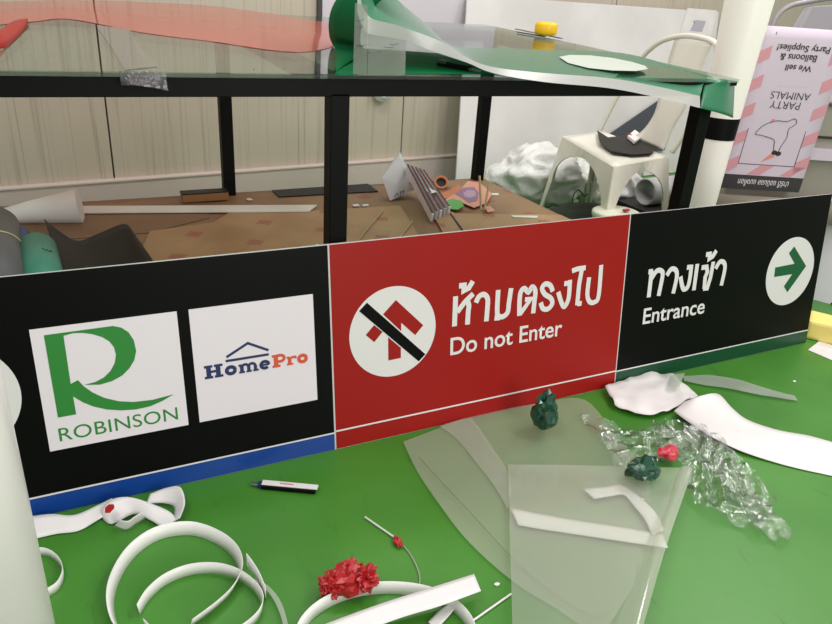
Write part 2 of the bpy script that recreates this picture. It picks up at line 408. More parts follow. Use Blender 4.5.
# ------------------------------------------------------------------ the long sign
Y0, LEAN = 1.425717, 0.136813578
SU = V((1, 0, 0)); SV = V((0, math.sin(LEAN), math.cos(LEAN))); SN = V((0, -math.cos(LEAN), math.sin(LEAN)))
S0 = V((0, Y0, 0.001))
def suv(px, py):
    p = onplane(px, py, S0, SN) - S0; return (p.dot(SU), p.dot(SV))
def S(u, v, off=0.0): return S0 + SU * u + SV * v + SN * off
sign = empty('sign_board', S(1.0, 0), 'long black and red store direction sign board leaning on the table legs', 'sign')
U0, U1, U2, U3, VT = -0.72, suv(331, 340)[0] + .003, suv(622.5, 300)[0], 2.396, 0.546
SL = 0.012 / 2.4                              # the top edge rises a little to the right
def vt(u): return 0.541 + 0.005 * max(u, 0)
def panel(name, u0, u1, v0, v1, m_, par, off=0.0, th=0.0005):
    t0 = vt(u0) if v1 is None else v1; t1 = vt(u1) if v1 is None else v1
    return MB().prism([S(u0, v0, off), S(u1, v0, off), S(u1, t1, off), S(u0, t0, off)], SN * th).build(name, m_, par)
MB().prism([S(U0, 0, -.004), S(U3, 0, -.004), S(U3, vt(U3), -.004), S(U0, vt(0), -.004)], SN * .004).build('board', M['boardedge'], sign)
g_ = 0.0035; sv = 0.0495
pL = panel('black_panel', U0, U1 - g_, 0.001, None, M['blackfilm'], sign)
panel('blue_band', U0, U1 - g_, 0.001, sv - .003, M['bluefilm'], pL, .0007, .0003)
panel('white_line', U0, U1 - g_, sv - .003, sv + .001, M['letter'], pL, .0007, .0003)
pM = panel('red_panel', U1 + g_ * .3, U2 - g_ * .5, 0.001, None, M['redfilm'], sign)
panel('white_line', U1 + g_ * .3, U2 - g_ * .5, sv + .0005, sv + .005, M['letter'], pM, .0007, .0003)
pR = panel('black_panel', U2 + g_ * .7, U3 - .001, 0.001, None, M['blackfilm'], sign)
panel('green_band', U2 + g_ * .7, U3 - .001, 0.001, sv - .001, mat('deep_green_band_film', (0, 66, 38), .34), pR, .0007, .0003)
panel('white_line', U2 + g_ * .7, U3 - .001, sv - .001, sv + .003, M['letter'], pR, .0007, .0003)

def uvpoly(name, polys, m_, par, off=0.0011, th=0.0003, px=True):
    mb = MB()
    for poly in polys:
        q = [suv(*p) for p in poly] if px else poly
        mb.prism([S(u, v, off) for u, v in q], SN * th)
    return mb.build(name, m_, par)
def stroke2d(pts, w):
    """outline polygon of a mitred stroke in the sign's own plane"""
    P = [V((p[0], p[1])) for p in pts]; L, R_ = [], []
    for i, p in enumerate(P):
        d1 = (P[i] - P[i - 1]).normalized() if i > 0 else None
        d2 = (P[i + 1] - P[i]).normalized() if i < len(P) - 1 else None
        if d1 is None: t = d2; k = 1
        elif d2 is None: t = d1; k = 1
        else:
            t = (d1 + d2)
            t = t.normalized() if t.length > 1e-6 else d1
            k = 1 / max(0.55, t.dot(d1))
        n_ = V((-t.y, t.x)) * (w / 2 * k); L.append(p + n_); R_.append(p - n_)
    return L, R_
def strokes(name, lines, w, m_, par, off=0.0011, px=True, th=0.0003):
    mb = MB(); kk = 0
    for ln in lines:
        ww = w
        if isinstance(ln, tuple) and isinstance(ln[0], list): 
            ln, ww = ln; ww *= 1.2
        q = [suv(*p) for p in ln] if px else ln
        L, R_ = stroke2d(q, ww); kk += 0.00004
        for i in range(len(q) - 1):
            quad = [L[i], L[i + 1], R_[i + 1], R_[i]]
            mb.prism([S(a.x, a.y, off + kk) for a in quad], SN * th)
    return mb.build(name, m_, par)
def disc(name, c, r, m_, par, off, ry=None, th=0.0004, n=64):
    ry = ry or r
    return uvpoly(name, [[(c[0] + r * math.cos(2 * math.pi * k / n), c[1] + ry * math.sin(2 * math.pi * k / n)) for k in range(n)]], m_, par, off, th, px=False)
def text_mesh(body, weight=0.0, spacing=1.0):
    t = bpy.data.curves.new('lettering', 'FONT'); t.body = body; t.size = 1; t.offset = weight; t.space_character = spacing
    t.resolution_u = 6
    o = bpy.data.objects.new('lettering', t); COL.objects.link(o); bpy.context.view_layer.update()
    me = bpy.data.meshes.new_from_object(o.evaluated_get(bpy.context.evaluated_depsgraph_get()))
    bpy.data.objects.remove(o); bpy.data.curves.remove(t); return me
def fit_text(name, body, m_, par, place, w, h, weight=0.0, spacing=1.0, shear=0.0):
    """place(a, b) maps text x in 0..w and y in 0..h to the world"""
    me = text_mesh(body, weight, spacing)
    xs = [v.co.x for v in me.vertices]; ys = [v.co.y for v in me.vertices]
    x0, x1, y0, y1 = min(xs), max(xs), min(ys), max(ys)
    for v in me.vertices:
        a = (v.co.x - x0) / (x1 - x0) * w; b2 = (v.co.y - y0) / (y1 - y0) * h
        v.co = place(a + shear * b2, b2)
    return link(name, me, m_, par)

# cards with store logos on the left panel
def card(px4):
    q = [suv(*p) for p in px4]
    u0 = (q[0][0] + q[3][0]) / 2; u1 = (q[1][0] + q[2][0]) / 2; v1 = (q[0][1] + q[1][1]) / 2; v0 = (q[2][1] + q[3][1]) / 2
    return u0, u1, v0, v1
c1 = card([(28.6, 329.8), (177, 311), (188, 424.3), (50.5, 451.7)])
c2 = card([(189, 309), (314, 294), (316, 399.5), (199, 422.5)])
k1 = uvpoly('logo_card', [[(c1[0], c1[2]), (c1[1], c1[2]), (c1[1], c1[3]), (c1[0], c1[3])]], M['card'], sign, .0008, .0006, px=False)
k2 = uvpoly('logo_card', [[(c2[0], c2[2]), (c2[1], c2[2]), (c2[1], c2[3]), (c2[0], c2[3])]], M['card'], sign, .0008, .0006, px=False)
def Z1(l): return [(25 + x / 4.158, 305 + y / 4.158) for x, y in l]
bigR = Z1([(78, 125), (365, 86), (400, 93), (430, 112), (452, 145), (462, 190), (454, 228), (434, 262), (404, 292), (362, 315), (310, 330), (245, 331),
           (292, 319), (328, 300), (356, 272), (373, 240), (378, 205), (370, 175), (350, 150), (320, 132), (280, 120), (240, 115), (200, 116), (160, 127),
           (190, 327), (220, 311), (245, 337), (280, 362), (330, 385), (390, 399), (450, 402), (530, 393), (618, 370), (570, 398), (520, 420), (460, 433),
           (400, 437), (340, 433), (285, 421), (240, 403), (200, 379), (213, 453), (137, 467)])
uvpoly('logo_letter', [bigR], M['logogreen'], k1, .0016)
a0 = suv(*Z1([(152, 566)])[0]); a1 = suv(*Z1([(631, 472)])[0]); tt = suv(*Z1([(147, 512)])[0])
fit_text('logo_lettering', 'ROBINSON', M['logogreen'], k1, lambda a, b2: S(a0[0] - .003 + a, (a0[1] + a1[1]) / 2 + b2 - .001, .0017), a1[0] - a0[0] + .006, (tt[1] - a0[1]) * 1.02, weight=0.002, spacing=1.03)
def Z2(l): return [(195 + x / 6.656, 330 + y / 6.656) for x, y in l]
strokes('logo_roof', [Z2([(208, 180), (350, 86), (488, 133)]), Z2([(203, 206), (490, 160)])], 0.0062, M['navy'], k2, .0016)
h0 = suv(*Z2([(62, 322)])[0]); h1 = suv(*Z2([(748, 214)])[0]); ht = suv(*Z2([(62, 238)])[0])
ku = (h1[0] - h0[0]) / 686.0; kv = (ht[1] - h0[1]) / 88.0; vb = (h0[1] + h1[1]) / 2
def HP(l): return [(h0[0] + (x - 62) * ku, vb + y * kv) for x, y in l]
def ring(cx, cy, rx, ry, a0_=0, a1_=360, n=20): return [(cx + rx * math.cos(math.radians(a0_ + (a1_ - a0_) * k / n)), cy + ry * math.sin(math.radians(a0_ + (a1_ - a0_) * k / n))) for k in range(n + 1)]
W_ = 22 * ku
home = [(HP([(92, 4), (92, 84)]), 25 * ku), (HP([(152, 4), (152, 84)]), 25 * ku), (HP([(92, 44), (152, 44)]), 14 * ku)]
for a, c in ((65, 118), (128, 182)):
    home += [(HP([(a, 6), (c, 6)]), 14 * ku), (HP([(a, 82), (c, 82)]), 14 * ku)]
home += [(HP(ring(232, 32, 27, 24)), 20 * ku)]
home += [(HP([(303, 2), (303, 58)]), 20 * ku), (HP([(348, 2), (348, 40)]), 18 * ku), (HP([(392, 2), (392, 40)]), 18 * ku),
         (HP(ring(325, 36, 22, 22, 0, 180, 10)), 15 * ku), (HP(ring(370, 36, 22, 22, 0, 180, 10)), 15 * ku),
         (HP([(283, 55), (303, 55)]), 12 * ku), (HP([(284, 5), (322, 5)]), 11 * ku), (HP([(332, 5), (366, 5)]), 11 * ku), (HP([(376, 5), (412, 5)]), 11 * ku)]
home += [(HP(ring(455, 32, 26, 24, 0, 315)), 18 * ku), (HP([(432, 32), (484, 32)]), 11 * ku)]
strokes('logo_lettering', home, W_, M['navy'], k2, .0016, px=False)
pro = [(HP([(531, 4), (531, 84)]), 25 * ku), (HP([(505, 6), (560, 6)]), 14 * ku), (HP([(505, 82), (560, 82)]), 14 * ku),
       (HP([(540, 82)] + ring(562, 60, 26, 22, 90, -90, 10) + [(540, 38)]), 17 * ku),
       (HP([(624, 4), (624, 56)]), 20 * ku), (HP([(604, 5), (648, 5)]), 11 * ku), (HP([(604, 55), (626, 55)]), 12 * ku), (HP([(626, 40), (642, 54), (664, 54), (667, 42)]), 14 * ku),
       (HP(ring(714, 32, 26, 24)), 20 * ku)]
strokes('logo_lettering', pro, W_, M['orange'], k2, .0016, px=False)

# partly hidden white disc on the far left of the sign
tl = suv(22, 402); disc('arrow_disc', (tl[0] - .121, suv(12, 395)[1] + .005), .1225, M['letter'], sign, .0008)
# no straight on roundel
q = [suv(*p) for p in [(349.1, 340.5), (435.5, 325), (401, 287), (384, 376)]]
cc = ((q[0][0] + q[1][0]) / 2, (q[2][1] + q[3][1]) / 2)
rd = disc('prohibition_disc', cc, .1225, M['letter'], sign, .0008)
def Z3(l): return [(340 + x / 5.676, 275 + y / 5.673) for x, y in l]
arr = [Z3([(316, 141), (471, 284), (425, 340), (346, 270), (346, 318), (243, 222)]), Z3([(192, 283), (240, 322), (193, 380), (145, 340)]),
       Z3([(272, 352), (344, 412), (344, 469), (273, 484)])]
uvpoly('red_arrow', arr, M['redfilm'], rd, .0014)
uvpoly('black_slash', [Z3([(152, 156), (483, 448), (445, 489), (107, 204)])], M['blackfilm'], rd, .0016)
# entrance roundel
q = [suv(*p) for p in [(765.3, 284), (813.5, 262), (797, 236.6), (781, 305.8)]]
cc = ((q[0][0] + q[1][0]) / 2, (q[2][1] + q[3][1]) / 2)
rd2 = disc('arrow_disc', cc, .1225, M['letter'], sign, .0008)
def Z4(l): return [(755 + x / 6.94, 225 + y / 6.933) for x, y in l]
uvpoly('green_arrow', [Z4([(270, 148), (352, 284), (222, 466), (198, 425), (256, 340), (130, 360), (138, 294), (272, 268), (233, 195)])], M['arrowgreen'], rd2, .0014)

# Thai lettering, stroke by stroke
def C(pts): return [tuple(p) for p in smoothpath([V((x, y, 0)) for x, y in pts], 4)]
def c2(pts): return [(p[0], p[1]) for p in C(pts)]
t1 = [[(455.4, 296.2), (454.2, 326.2)], [(473.0, 293.6), (464.5, 302), (457, 312)], c2([(466.5, 299.5), (468.6, 305), (467.9, 312), (467.2, 324.4)]),
      [(458.8, 285.8), (463.9, 285.2), (463.6, 290.4), (468.6, 287.8), (472.6, 281)],
      c2([(475.6, 302.6), (478.6, 296.6), (483.4, 294.3), (487.2, 298), (487.2, 307), (486.0, 321.2)]),
      c2([(497.9, 289.8), (496.9, 308), (497.2, 316.5)]), [(494.2, 318.0), (500, 317.4)], c2([(497.6, 316), (502.5, 316.5), (507.3, 312), (508.6, 303), (510.8, 288)]),
      c2([(519.0, 315.6), (519.2, 301), (520.4, 292), (524, 288.3), (528.1, 292), (531.8, 286.8), (535.0, 291), (534.0, 302), (532.8, 313.2)]),
      [(519.4, 314.2), (530.6, 298.8), (524.6, 299.6)],
      c2([(552.4, 291.4), (550, 285.4), (545, 283.8), (541.7, 288.3), (544.6, 294.2), (550.4, 298), (551.8, 303.5), (547.5, 308.8), (542.4, 308.2), (540.4, 302.4)]),
      c2([(569.6, 279.8), (568.2, 298), (564, 306.4), (560.9, 302), (557.8, 291.8)]), [(563.8, 283.6), (569.4, 282.9)],
      [(571.6, 270.9), (577, 268.8), (585.3, 267.6)], [(581.5, 269), (578.7, 284), (576.7, 305)], [(577, 303.6), (581.2, 303.2)],
      c2([(588.7, 277.2), (586.9, 294), (589.2, 301.6), (594.4, 301.8), (598.2, 295.5), (600.8, 264.8)])]
strokes('thai_lettering', t1, 0.0150, M['letter'], sign)
t2 = [[(651.4, 270.8), (648.4, 297.2)], [(648.2, 271.8), (652.5, 271.2)], c2([(650.8, 279), (656.5, 270.8), (661.3, 271.0), (662.2, 276), (658.2, 295.8)]),
      c2([(666.4, 275.4), (671, 269), (675.6, 270.2), (676.4, 277), (672.8, 293.4)]),
      c2([(691.2, 264.8), (689.4, 279), (687.2, 287), (683.4, 289.2), (681.4, 284), (680.2, 276.4)]), [(686.6, 267.4), (690.8, 266.8)],
      [(697.0, 263.8), (693.4, 290.2)],
      [(701.2, 267.6), (706.3, 266.8), (707, 272), (704.8, 277), (703.8, 288.6)], [(713.0, 261.6), (710.2, 277), (706.8, 288), (703.0, 288.4)],
      [(705.6, 254.6), (709.5, 254.0), (709, 258.4), (712.4, 256.2), (716, 250.4)],
      c2([(715.2, 268.6), (719.4, 261.8), (723.6, 262.6), (724.4, 269), (720.8, 285.4)])]
strokes('thai_lettering', t2, 0.0160, M['letter'], sign)
a0 = suv(450, 356.5); a1 = suv(561.5, 334); tt = suv(451.2, 338.8)
fit_text('english_lettering', 'Do not Enter', M['letter'], sign, lambda a, b2: S(a0[0] + a, (a0[1] + a1[1]) / 2 - .001 + b2, .0012), a1[0] - a0[0], tt[1] - a0[1], weight=0.013)
a0 = suv(642.2, 324.3); a1 = suv(703.6, 313.5); tt = suv(645.7, 308)
fit_text('english_lettering', 'Entrance', M['letter'], sign, lambda a, b2: S(a0[0] + a, (a0[1] + a1[1]) / 2 - .0 + b2, .0012), a1[0] - a0[0], tt[1] - a0[1], weight=0.013)


# ------------------------------------------------------------------ things on the glass
def lifted(px, py, y): return ony(px, py, y)
# translucent red film lying on the glass, its left end curling up
ra = [onglass(-60, 6), onglass(20, 1), onglass(100, 0.5), onglass(200, 5), onglass(260, 12), onglass(320, 21), onglass(352, 27)]
rb = [onglass(-60, 30), onglass(28, 22), onglass(70, 19), onglass(140, 32), onglass(210, 41), onglass(300, 52), onglass(350, 41)]
rf = ribbon(ra, rb, 5, 5, bulge=0.006).build('red_film', M['redclear'], solid=0.0006, smooth=True)
tag(rf, 'translucent red film strip lying along the back of the glass tabletop', 'film')
cu = [onglass(-40, 52), onglass(0, 49), onglass(12, 42), onglass(24, 30), onglass(28, 23)]
cv = [onglass(-40, 50, .05), onglass(0, 30, .02) , onglass(8, 24, .012), onglass(18, 20, .01), onglass(28, 22, .004)]
ribbon(cu, cv, 4, 4, bulge=0.01).build('curled_end', M['redfilm'], rf, solid=0.0006, smooth=True)

# green printed film: under-layer on the glass, curl at the left, twisted band that settles over the right corner
film = empty('green_film', onglass(420, 70), 'big green printed film with white margin draped over the right end of the glass top', 'film')
curl = MB()
yb, yf = 2.02, 1.80
prof = [(520, 63), (470, 61), (420, 58), (372, 55), (338, 53), (332, 43), (329, 33), (329, 20), (332, 8), (339, -4), (352, -18), (372, -34)]
fa, fb = [], []
for i, (x, y) in enumerate(prof):
    if i < 5: fb.append(onglass(x, y - 6, .002)); fa.append(onglass(x - 4, 74, .002))
    else:
        p = lifted(x, y, yb - .02 * (i - 4)); fb.append(p); fa.append(p + V((0.005, -.22, -0.004 * (i - 4))))
ribbon(fa, fb, 5, 5).build('curled_layer', mat('matte_green_film', (0, 92, 50), .7, spec=.08), film, solid=0.0007, smooth=True)
B_ = [lifted(356, -46, 1.95), lifted(376, -26, 1.95), lifted(400, 2, 1.97), lifted(425, 23, 2.0), onglass(450, 45, .03), onglass(500, 48, .008), onglass(556, 50, .003),
      onglass(622, 53, .003), onglass(672, 65.5, .003), onglass(706, 75, .003), onglass(722, 80, -.006) + V((.02, 0, -.0)), onglass(730, 86, -.03) + V((.02, 0, 0))]
Fm = [lifted(358, -10, 1.60), lifted(369, 16.5, 1.60), lifted(400, 26, 1.58), lifted(442, 42, 1.56), lifted(466, 57, 1.53), lifted(493, 67, 1.50), lifted(544, 73, 1.49),
      lifted(608, 78, 1.485), lifted(655, 86, 1.48), lifted(700, 96, 1.48), lifted(722, 103, 1.48), lifted(733, 108, 1.50)]
Ff = [lifted(357, 12, 1.60), lifted(369, 34, 1.60), lifted(404, 41, 1.58), lifted(438, 53, 1.555), lifted(468, 63, 1.52), lifted(493, 73, 1.49), lifted(544, 82, 1.475),
      lifted(608, 88, 1.47), lifted(655, 97, 1.465), lifted(700, 108, 1.465), lifted(722, 114, 1.47), lifted(733, 118, 1.49)]
ribbon(B_[:10], Fm[:10], 6, 8).build('green_sheet', M['greenclear'], film, solid=0.0006, smooth=True)
ribbon(Fm[:10], Ff[:10], 6, 3).build('white_margin', M['whiteclear'], film, solid=0.0006, smooth=True)
ribbon(B_[9:], Ff[9:], 6, 8).build('curled_corner', mat('green_glossy_film', (28, 108, 72), .25), film, solid=0.0006, smooth=True)
# white round window printed in the film
ce = [onglass(x, y, .009) for x, y in [(559, 57), (570, 55), (590, 55.5), (612, 58), (632, 62), (645, 66), (648, 69), (636, 71), (612, 70.5), (588, 68), (568, 63)]]
MB().prism(ce, (0, 0, .0005)).build('round_window', mat('pale_window_film', (186, 196, 184), .5), film)

sl = MB()
so = MB().grid([[onglass(353, 74, .002).lerp(lifted(355, 3, 1.56), t_ / 4) for t_ in range(5)], [onglass(367, 75, .002).lerp(lifted(368, 5, 1.55), t_ / 4) for t_ in range(5)]]).build('plastic_offcut', M['sleeve'])
MB().grid([[onglass(367.5, 75, .002), lifted(368, 34, 1.54)], [onglass(405, 75, .002), lifted(406, 40, 1.53)]]).build('wide_flap', M['sleeve'], so)
tag(so, 'frosted clear plastic offcut with faint writing standing under the green film', 'offcut')
pn = []
for (x, y, l) in [(356, 20, 8), (358, 27, 5), (357, 45, 10), (366, 52, 14), (372, 56, 16), (360, 62, 6), (384, 47, 10), (390, 44, 8)]:
    pn.append([(x, y), (x + l / 2, y + .8), (x + l, y - .4)])
mb = MB()
for l in pn: mb.tube([ony(a, b_, 1.515) for a, b_ in l], 0.0006, 5)
mb.build('ink_marks', M['navy'], so)

# cutter knife on the glass
kn = empty('utility_knife', onglass(458, 64), 'black box cutter lying on the glass near the front rail', 'knife')
a_, b_ = onglass(439, 63, .008), onglass(470, 69, .008)
MB().bar(a_, b_, 0.018, 0.014).build('handle', M['black'], kn, bevel=0.003)
MB().bar(b_, onglass(480, 71, .008), 0.012, 0.005).build('blade_guard', M['greyclear'], kn)
MB().bar(a_ + V((0, 0, .005)), a_.lerp(b_, .3) + V((0, 0, .005)), 0.02, 0.008).build('end_cap', M['dgrey'], kn, bevel=.002)
# yellow tape roll and the scissors beneath it
yc = onglass(545, 37, .0)
sc_ = empty('scissors', yc, 'grey steel scissors lying under the yellow tape roll on the glass', 'scissors')
e1 = onglass(516, 29, .004); e2 = onglass(562, 38.5, .004)
MB().bar(e1, e2, 0.012, 0.004).build('blade', M['steel'], sc_)
MB().bar(onglass(518, 32, .004), onglass(545, 36.5, .004), 0.012, 0.004).build('blade', M['dgrey'], sc_)
yr = 0.045
prof_ = [(yr * .55, 0), (yr * .92, .003), (yr, .012), (yr, .038), (yr * .92, .047), (yr * .5, .050)]
yt = MB().lathe(yc + V((0, 0, .0065)), prof_, 32).build('tape_roll', M['yellow'], smooth=True)
tag(yt, 'yellow roll of tape on the far right edge of the glass tabletop', 'tape')
# clear tape hanging from the front rail
ta = [ony(119, 71, 1.50), ony(135, 71, 1.497), ony(150, 71, 1.499), ony(165, 71.5, 1.502)]
tb_ = [ony(121, 85, 1.50), ony(135, 85.5, 1.485), ony(150, 87, 1.49), ony(168, 91, 1.498)]
tp = ribbon(ta, tb_, 4, 4).build('clear_tape', clear('wrinkled_clear_tape', (200, 200, 200), .10, (190, 190, 186), r0=.10, rough=.08, bumps=(70, .8)), solid=.0004, smooth=True)
tag(tp, 'wrinkled clear tape piece stuck over the front edge of the glass top', 'tape')
gs = ribbon([onglass(95, 25), onglass(112, 48), onglass(124, 70)], [onglass(130, 29), onglass(140, 48), onglass(158, 66)], 4, 3).build('tape_tail', M['greyclear'], tp, solid=.0004)

# ------------------------------------------------------------------ papers and offcuts on the lower shelf
ZS = 0.322
def slab(name, px, z, th, m_, label, cat, group=None, parent=None):
    o = MB().prism([onz(*q_, z) if len(q_) == 2 else V((q_[0], q_[1], z)) for q_ in px], (0, 0, th)).build(name, m_, parent)
    if label: tag(o, label, cat, group)
    return o
slab('kraft_sheet', [(-30, 219), (88, 205), (377, 187), (482, 179), V((1.745, 1.59, ZS)), V((-.5, 1.59, ZS))], ZS, .003, M['kraft'], 'broad brown masking paper sheet with red marks covering the lower shelf', 'paper')
slab('kraft_sheet', [V((.03, 1.62, ZS)), (150, 232), (214, 223), (236, 209), (307, 212), (400, 206), V((.96, 1.62, ZS))], ZS + .005, .003, M['kraft3'], 'lighter brown masked sheet in the middle of the shelf, under the white strip', 'paper')
slab('kraft_sheet', [(425, 201), (455, 214), V((1.74, 2.14, ZS)), V((1.74, 1.60, ZS)), V((1.02, 1.60, ZS))], ZS + .0085, .003, M['kraft3'], 'lighter brown masked sheet at the right end of the shelf near the sticks', 'paper')
slab('kraft_sheet', [(-30, 222), (90, 207), (205, 203), (210, 218), (150, 233), (60, 240), (-30, 250)], ZS + .004, .002, M['kraft2'], 'plain brown paper at the left back of the shelf', 'paper')
slab('white_strip', [(8, 214), (12, 207), (317, 205.5), (309, 212)], ZS + .009, .003, M['paper'], 'long thin white strip lying on the brown paper on the shelf', 'strip')
slab('dark_strip', [(272, 191), (279, 197.5), (378, 192), (368, 184.5)], ZS + .004, .004, M['blackmat'], 'flat dark strip at the back of the shelf behind the middle table leg', 'strip')
wbk = MB().box(None, (.17, .05, .03), M=Matrix.Translation(onz(205, 201, ZS + .004) + V((0, .0, .02))) @ Matrix.Rotation(.02, 4, 'Z')).build('wood_block', mat('raw_board_edge', (150, 106, 62), .7), bevel=.002)
tag(wbk, 'dark topped wooden block on the shelf beside the back left table leg', 'block')
MB().box(None, (.172, .052, .004), M=Matrix.Translation(onz(205, 201, ZS + .004) + V((0, .0, .037))) @ Matrix.Rotation(.02, 4, 'Z')).build('dark_top', M['blackmat'], wbk)
# conical roll of white paper
ca, cb = onz(-20, 219, ZS + .02), onz(80, 206, ZS + .055)
wr = MB().tube([ca, ca.lerp(cb, .5), cb], [.012, .038, .058], 28).build('paper_roll', M['paper'], smooth=False)
for p in wr.data.polygons: p.use_smooth = len(p.vertices) == 4
tag(wr, 'loosely rolled cone of white paper at the left back of the shelf', 'paper roll')
# black curling sheet
bs_a = [onz(44, 219, ZS + .05), onz(60, 232, ZS + .02), onz(78, 241, ZS + .012), onz(98, 234, ZS + .03), onz(124, 224, ZS + .06), onz(133, 232, ZS + .045)]
bs_b = [onz(70, 292, ZS + .008), onz(90, 290, ZS + .008), onz(110, 288, ZS + .008), onz(130, 286, ZS + .008), onz(148, 284, ZS + .008), onz(168, 282, ZS + .008)]
bs = ribbon(bs_a, bs_b, 6, 10).build('black_sheet', M['blackmat'], solid=.002, smooth=True)
tag(bs, 'black rubbery sheet with a curled back edge on the left of the shelf', 'sheet')
# grey roll, blue card, teal roll
def roll(name, pt, pb, r, ri, m_, label, cat, parent=None):
    o = MB().hollow(pt, pb, r, ri).build(name, m_, parent)
    for p in o.data.polygons: p.use_smooth = True
    me = o.data
    tag(o, label, cat) if label else None
    return o
def pitch(px, py, z, dirv, L): p = onz(px, py, z); return p, p + V(dirv) * L
def along(a, b_, z, L): p_ = onz(*a, z); d_ = onz(*b_, z) - p_; return p_, p_ + d_.normalized() * L
p, q = along((-5, 228), (-3, 275), ZS + .066, .62)
gr = roll('grey_roll', p, q, .066, .028, M['grey'], 'grey vinyl roll tied with string at the far left of the shelf', 'roll')
hp = lambda t: p.lerp(q, t)
mb = MB(); rr = .0675
mb.tube([hp(.33 + .06 * math.sin(a)) + V((math.cos(a) * rr, 0, math.sin(a) * rr)) for a in [k * math.pi / 12 for k in range(25)]], .0018, 6).build('string', mat('cream_string', (212, 196, 150), .8), gr)
MB().hollow(p + V((-.002, .012, 0)), p + V((0, -.01, 0)), .052, .03).build('core', mat('yellow_green_core', (160, 158, 96), .6), gr)
p, q = along((19, 234), (27, 272), ZS + .05, .5)
br = roll('blue_roll', p, q, .028, .014, M['blue'], 'blue roll mostly hidden between the grey roll and the teal roll', 'roll')
p, q = along((37, 250), (41, 272), ZS + .052, .4)
te = roll('teal_roll', p, q, .052, .012, M['teal'], 'teal green vinyl roll lying on the shelf behind the sign', 'roll')
hp2 = lambda t, a: p.lerp(q, t) + V((math.cos(a) * .0528, 0, math.sin(a) * .0528))
mb = MB()
for k, (t0, a0_) in enumerate([(.34, .9), (.345, 1.1), (.34, 1.3), (.36, 1.0), (.365, 1.2)]): mb.tube([hp2(t0, a0_), hp2(t0 + .012, a0_ + .05), hp2(t0 + .018, a0_ - .03)], .0009, 5)
mb.build('ink_marks', M['dark'], te)
slab('paper_scrap', [(62, 266), (70, 265), (73, 270), (66, 272)], ZS + .012, .002, M['paper'], 'small white scrap lying on the black sheet near the teal roll', 'scrap')
slab('paper_scrap', [(246, 199), (250, 198.5), (253, 200), (248, 200.5)], ZS + .008, .002, M['paper'], 'tiny white scrap on the shelf just right of the back left leg', 'scrap')
slab('paper_scrap', [(352, 205), (358, 204.5), (360, 206), (354, 206.5)], ZS + .009, .002, M['paper'], 'tiny white scrap on the shelf right of the middle front leg', 'scrap')
slab('paper_scrap', [(362, 205), (368, 204.5), (369, 206), (363, 206.5)], ZS + .009, .002, M['paper'], 'tiny white scrap on the shelf, the one nearer the tilted white box', 'scrap')
slab('paper_scrap', [(310, 247), (318, 244.5), (322, 247), (316, 249.5)], ZS + .009, .002, M['paper'], 'small crumpled white scrap peeking over the sign beside the middle leg', 'scrap')

# tilted white box, bundle of striped booklets, tag
bw = [onz(390, 201, ZS + .004), onz(412, 193, ZS + .004)]
q0 = onz(390, 201, ZS + .006); Yb = q0.y
face = [ony(390, 201, Yb), ony(382, 178, Yb), ony(399.5, 155, Yb + .03), ony(414, 190, Yb + .02)]
bx = MB().prism(face, (.03, .06, .0)).build('white_box', M['card'], bevel=.001)
tag(bx, 'tilted white box with small blue print leaning on the shelf', 'box')
nf = (face[1] - face[0]).cross(face[3] - face[0]).normalized()
if nf.y > 0: nf = -nf
mb = MB()
for l in [[(395, 197), (397, 193), (399, 196)], [(398, 199), (401, 195), (400, 191)], [(401, 192), (404, 190), (403, 195)], [(396, 199), (404, 197)]]:
    mb.tube([onplane(a, b_, face[0] + nf * .0015, nf) for a, b_ in l], .0014, 5)
mb.build('blue_print', M['navy'], bx)
bt = [(408, 168), (413, 171), (418, 173), (424, 178)]
for k in range(5):
    s_ = onz(432 + 4.2 * k, 221 - 1.8 * k, ZS + .015 + .000 * k); e_ = ony(407 + 4.0 * k, 168 + 1.4 * k, s_.y + .33)
    s_ = s_ + V((0, 0, .012))
    bk = MB().bar(s_, e_, .009, .032, up=(0, 0, 1)).build('booklet', M['lightgrey'] if k % 2 else M['card'])
    tag(bk, ['pale booklet at the left of the maroon striped bundle', 'grey booklet second from the left of the striped bundle', 'pale booklet in the middle of the striped bundle',
             'grey booklet second from the right of the striped bundle', 'pale booklet at the right of the maroon striped bundle'][k], 'booklet', 'maroon striped booklets in a bundle on the shelf')
    dv = (e_ - s_).normalized(); sd = dv.cross(V((0, 0, 1))).normalized(); upv = sd.cross(dv)
    MB().bar(s_ + upv * .0165 + dv * .006, e_ + upv * .0165, .0078, .0016, up=(0, 0, 1)).build('maroon_spine', M['maroon'], bk)
tg_ = slab('paper_tag', [(409, 182), (415, 180), (437, 192), (431, 193.5)], ZS + .075, .001, M['paper'], 'white paper tag wrapped across the bundle of striped booklets', 'tag')
# round cup print, cut out stickers
cp = onz(444, 190, ZS + .004)
t_ = V((-.25, -.72, .66)).normalized(); c_ = cp + V((0, .03, .028))
cu_ = MB().hollow(c_ - t_ * .05, c_, .032, .022, 24).build('orange_tube', M['terracotta'], smooth=False)
tag(cu_, 'short orange cardboard tube with a dark opening on the shelf', 'tube')
MB().tube([c_ - t_ * .03, c_ - t_ * .012], .0215, 24).build('dark_inside', M['dark'], cu_)
fl = slab('flower_cutout', [(458, 192), (468, 181), (480, 183), (492, 194), (487, 203), (474, 208), (462, 203), (448, 205), (445, 200)], ZS + .013, .0015, M['skin'], 'pink flower shaped cutout with mauve printed centre on the shelf', 'cutout')
slab('mauve_centre', [(455, 194), (462, 188), (474, 187), (479, 193), (477, 201), (469, 203), (462, 198)], ZS + .0148, .0006, M['purple'], None, None, parent=fl)
slab('mauve_ring', [(463, 193), (468, 190), (475, 191), (476, 196), (470, 198), (465, 197)], ZS + .0156, .0006, mat('light_mauve_print', (182, 150, 172), .6), None, None, parent=fl)
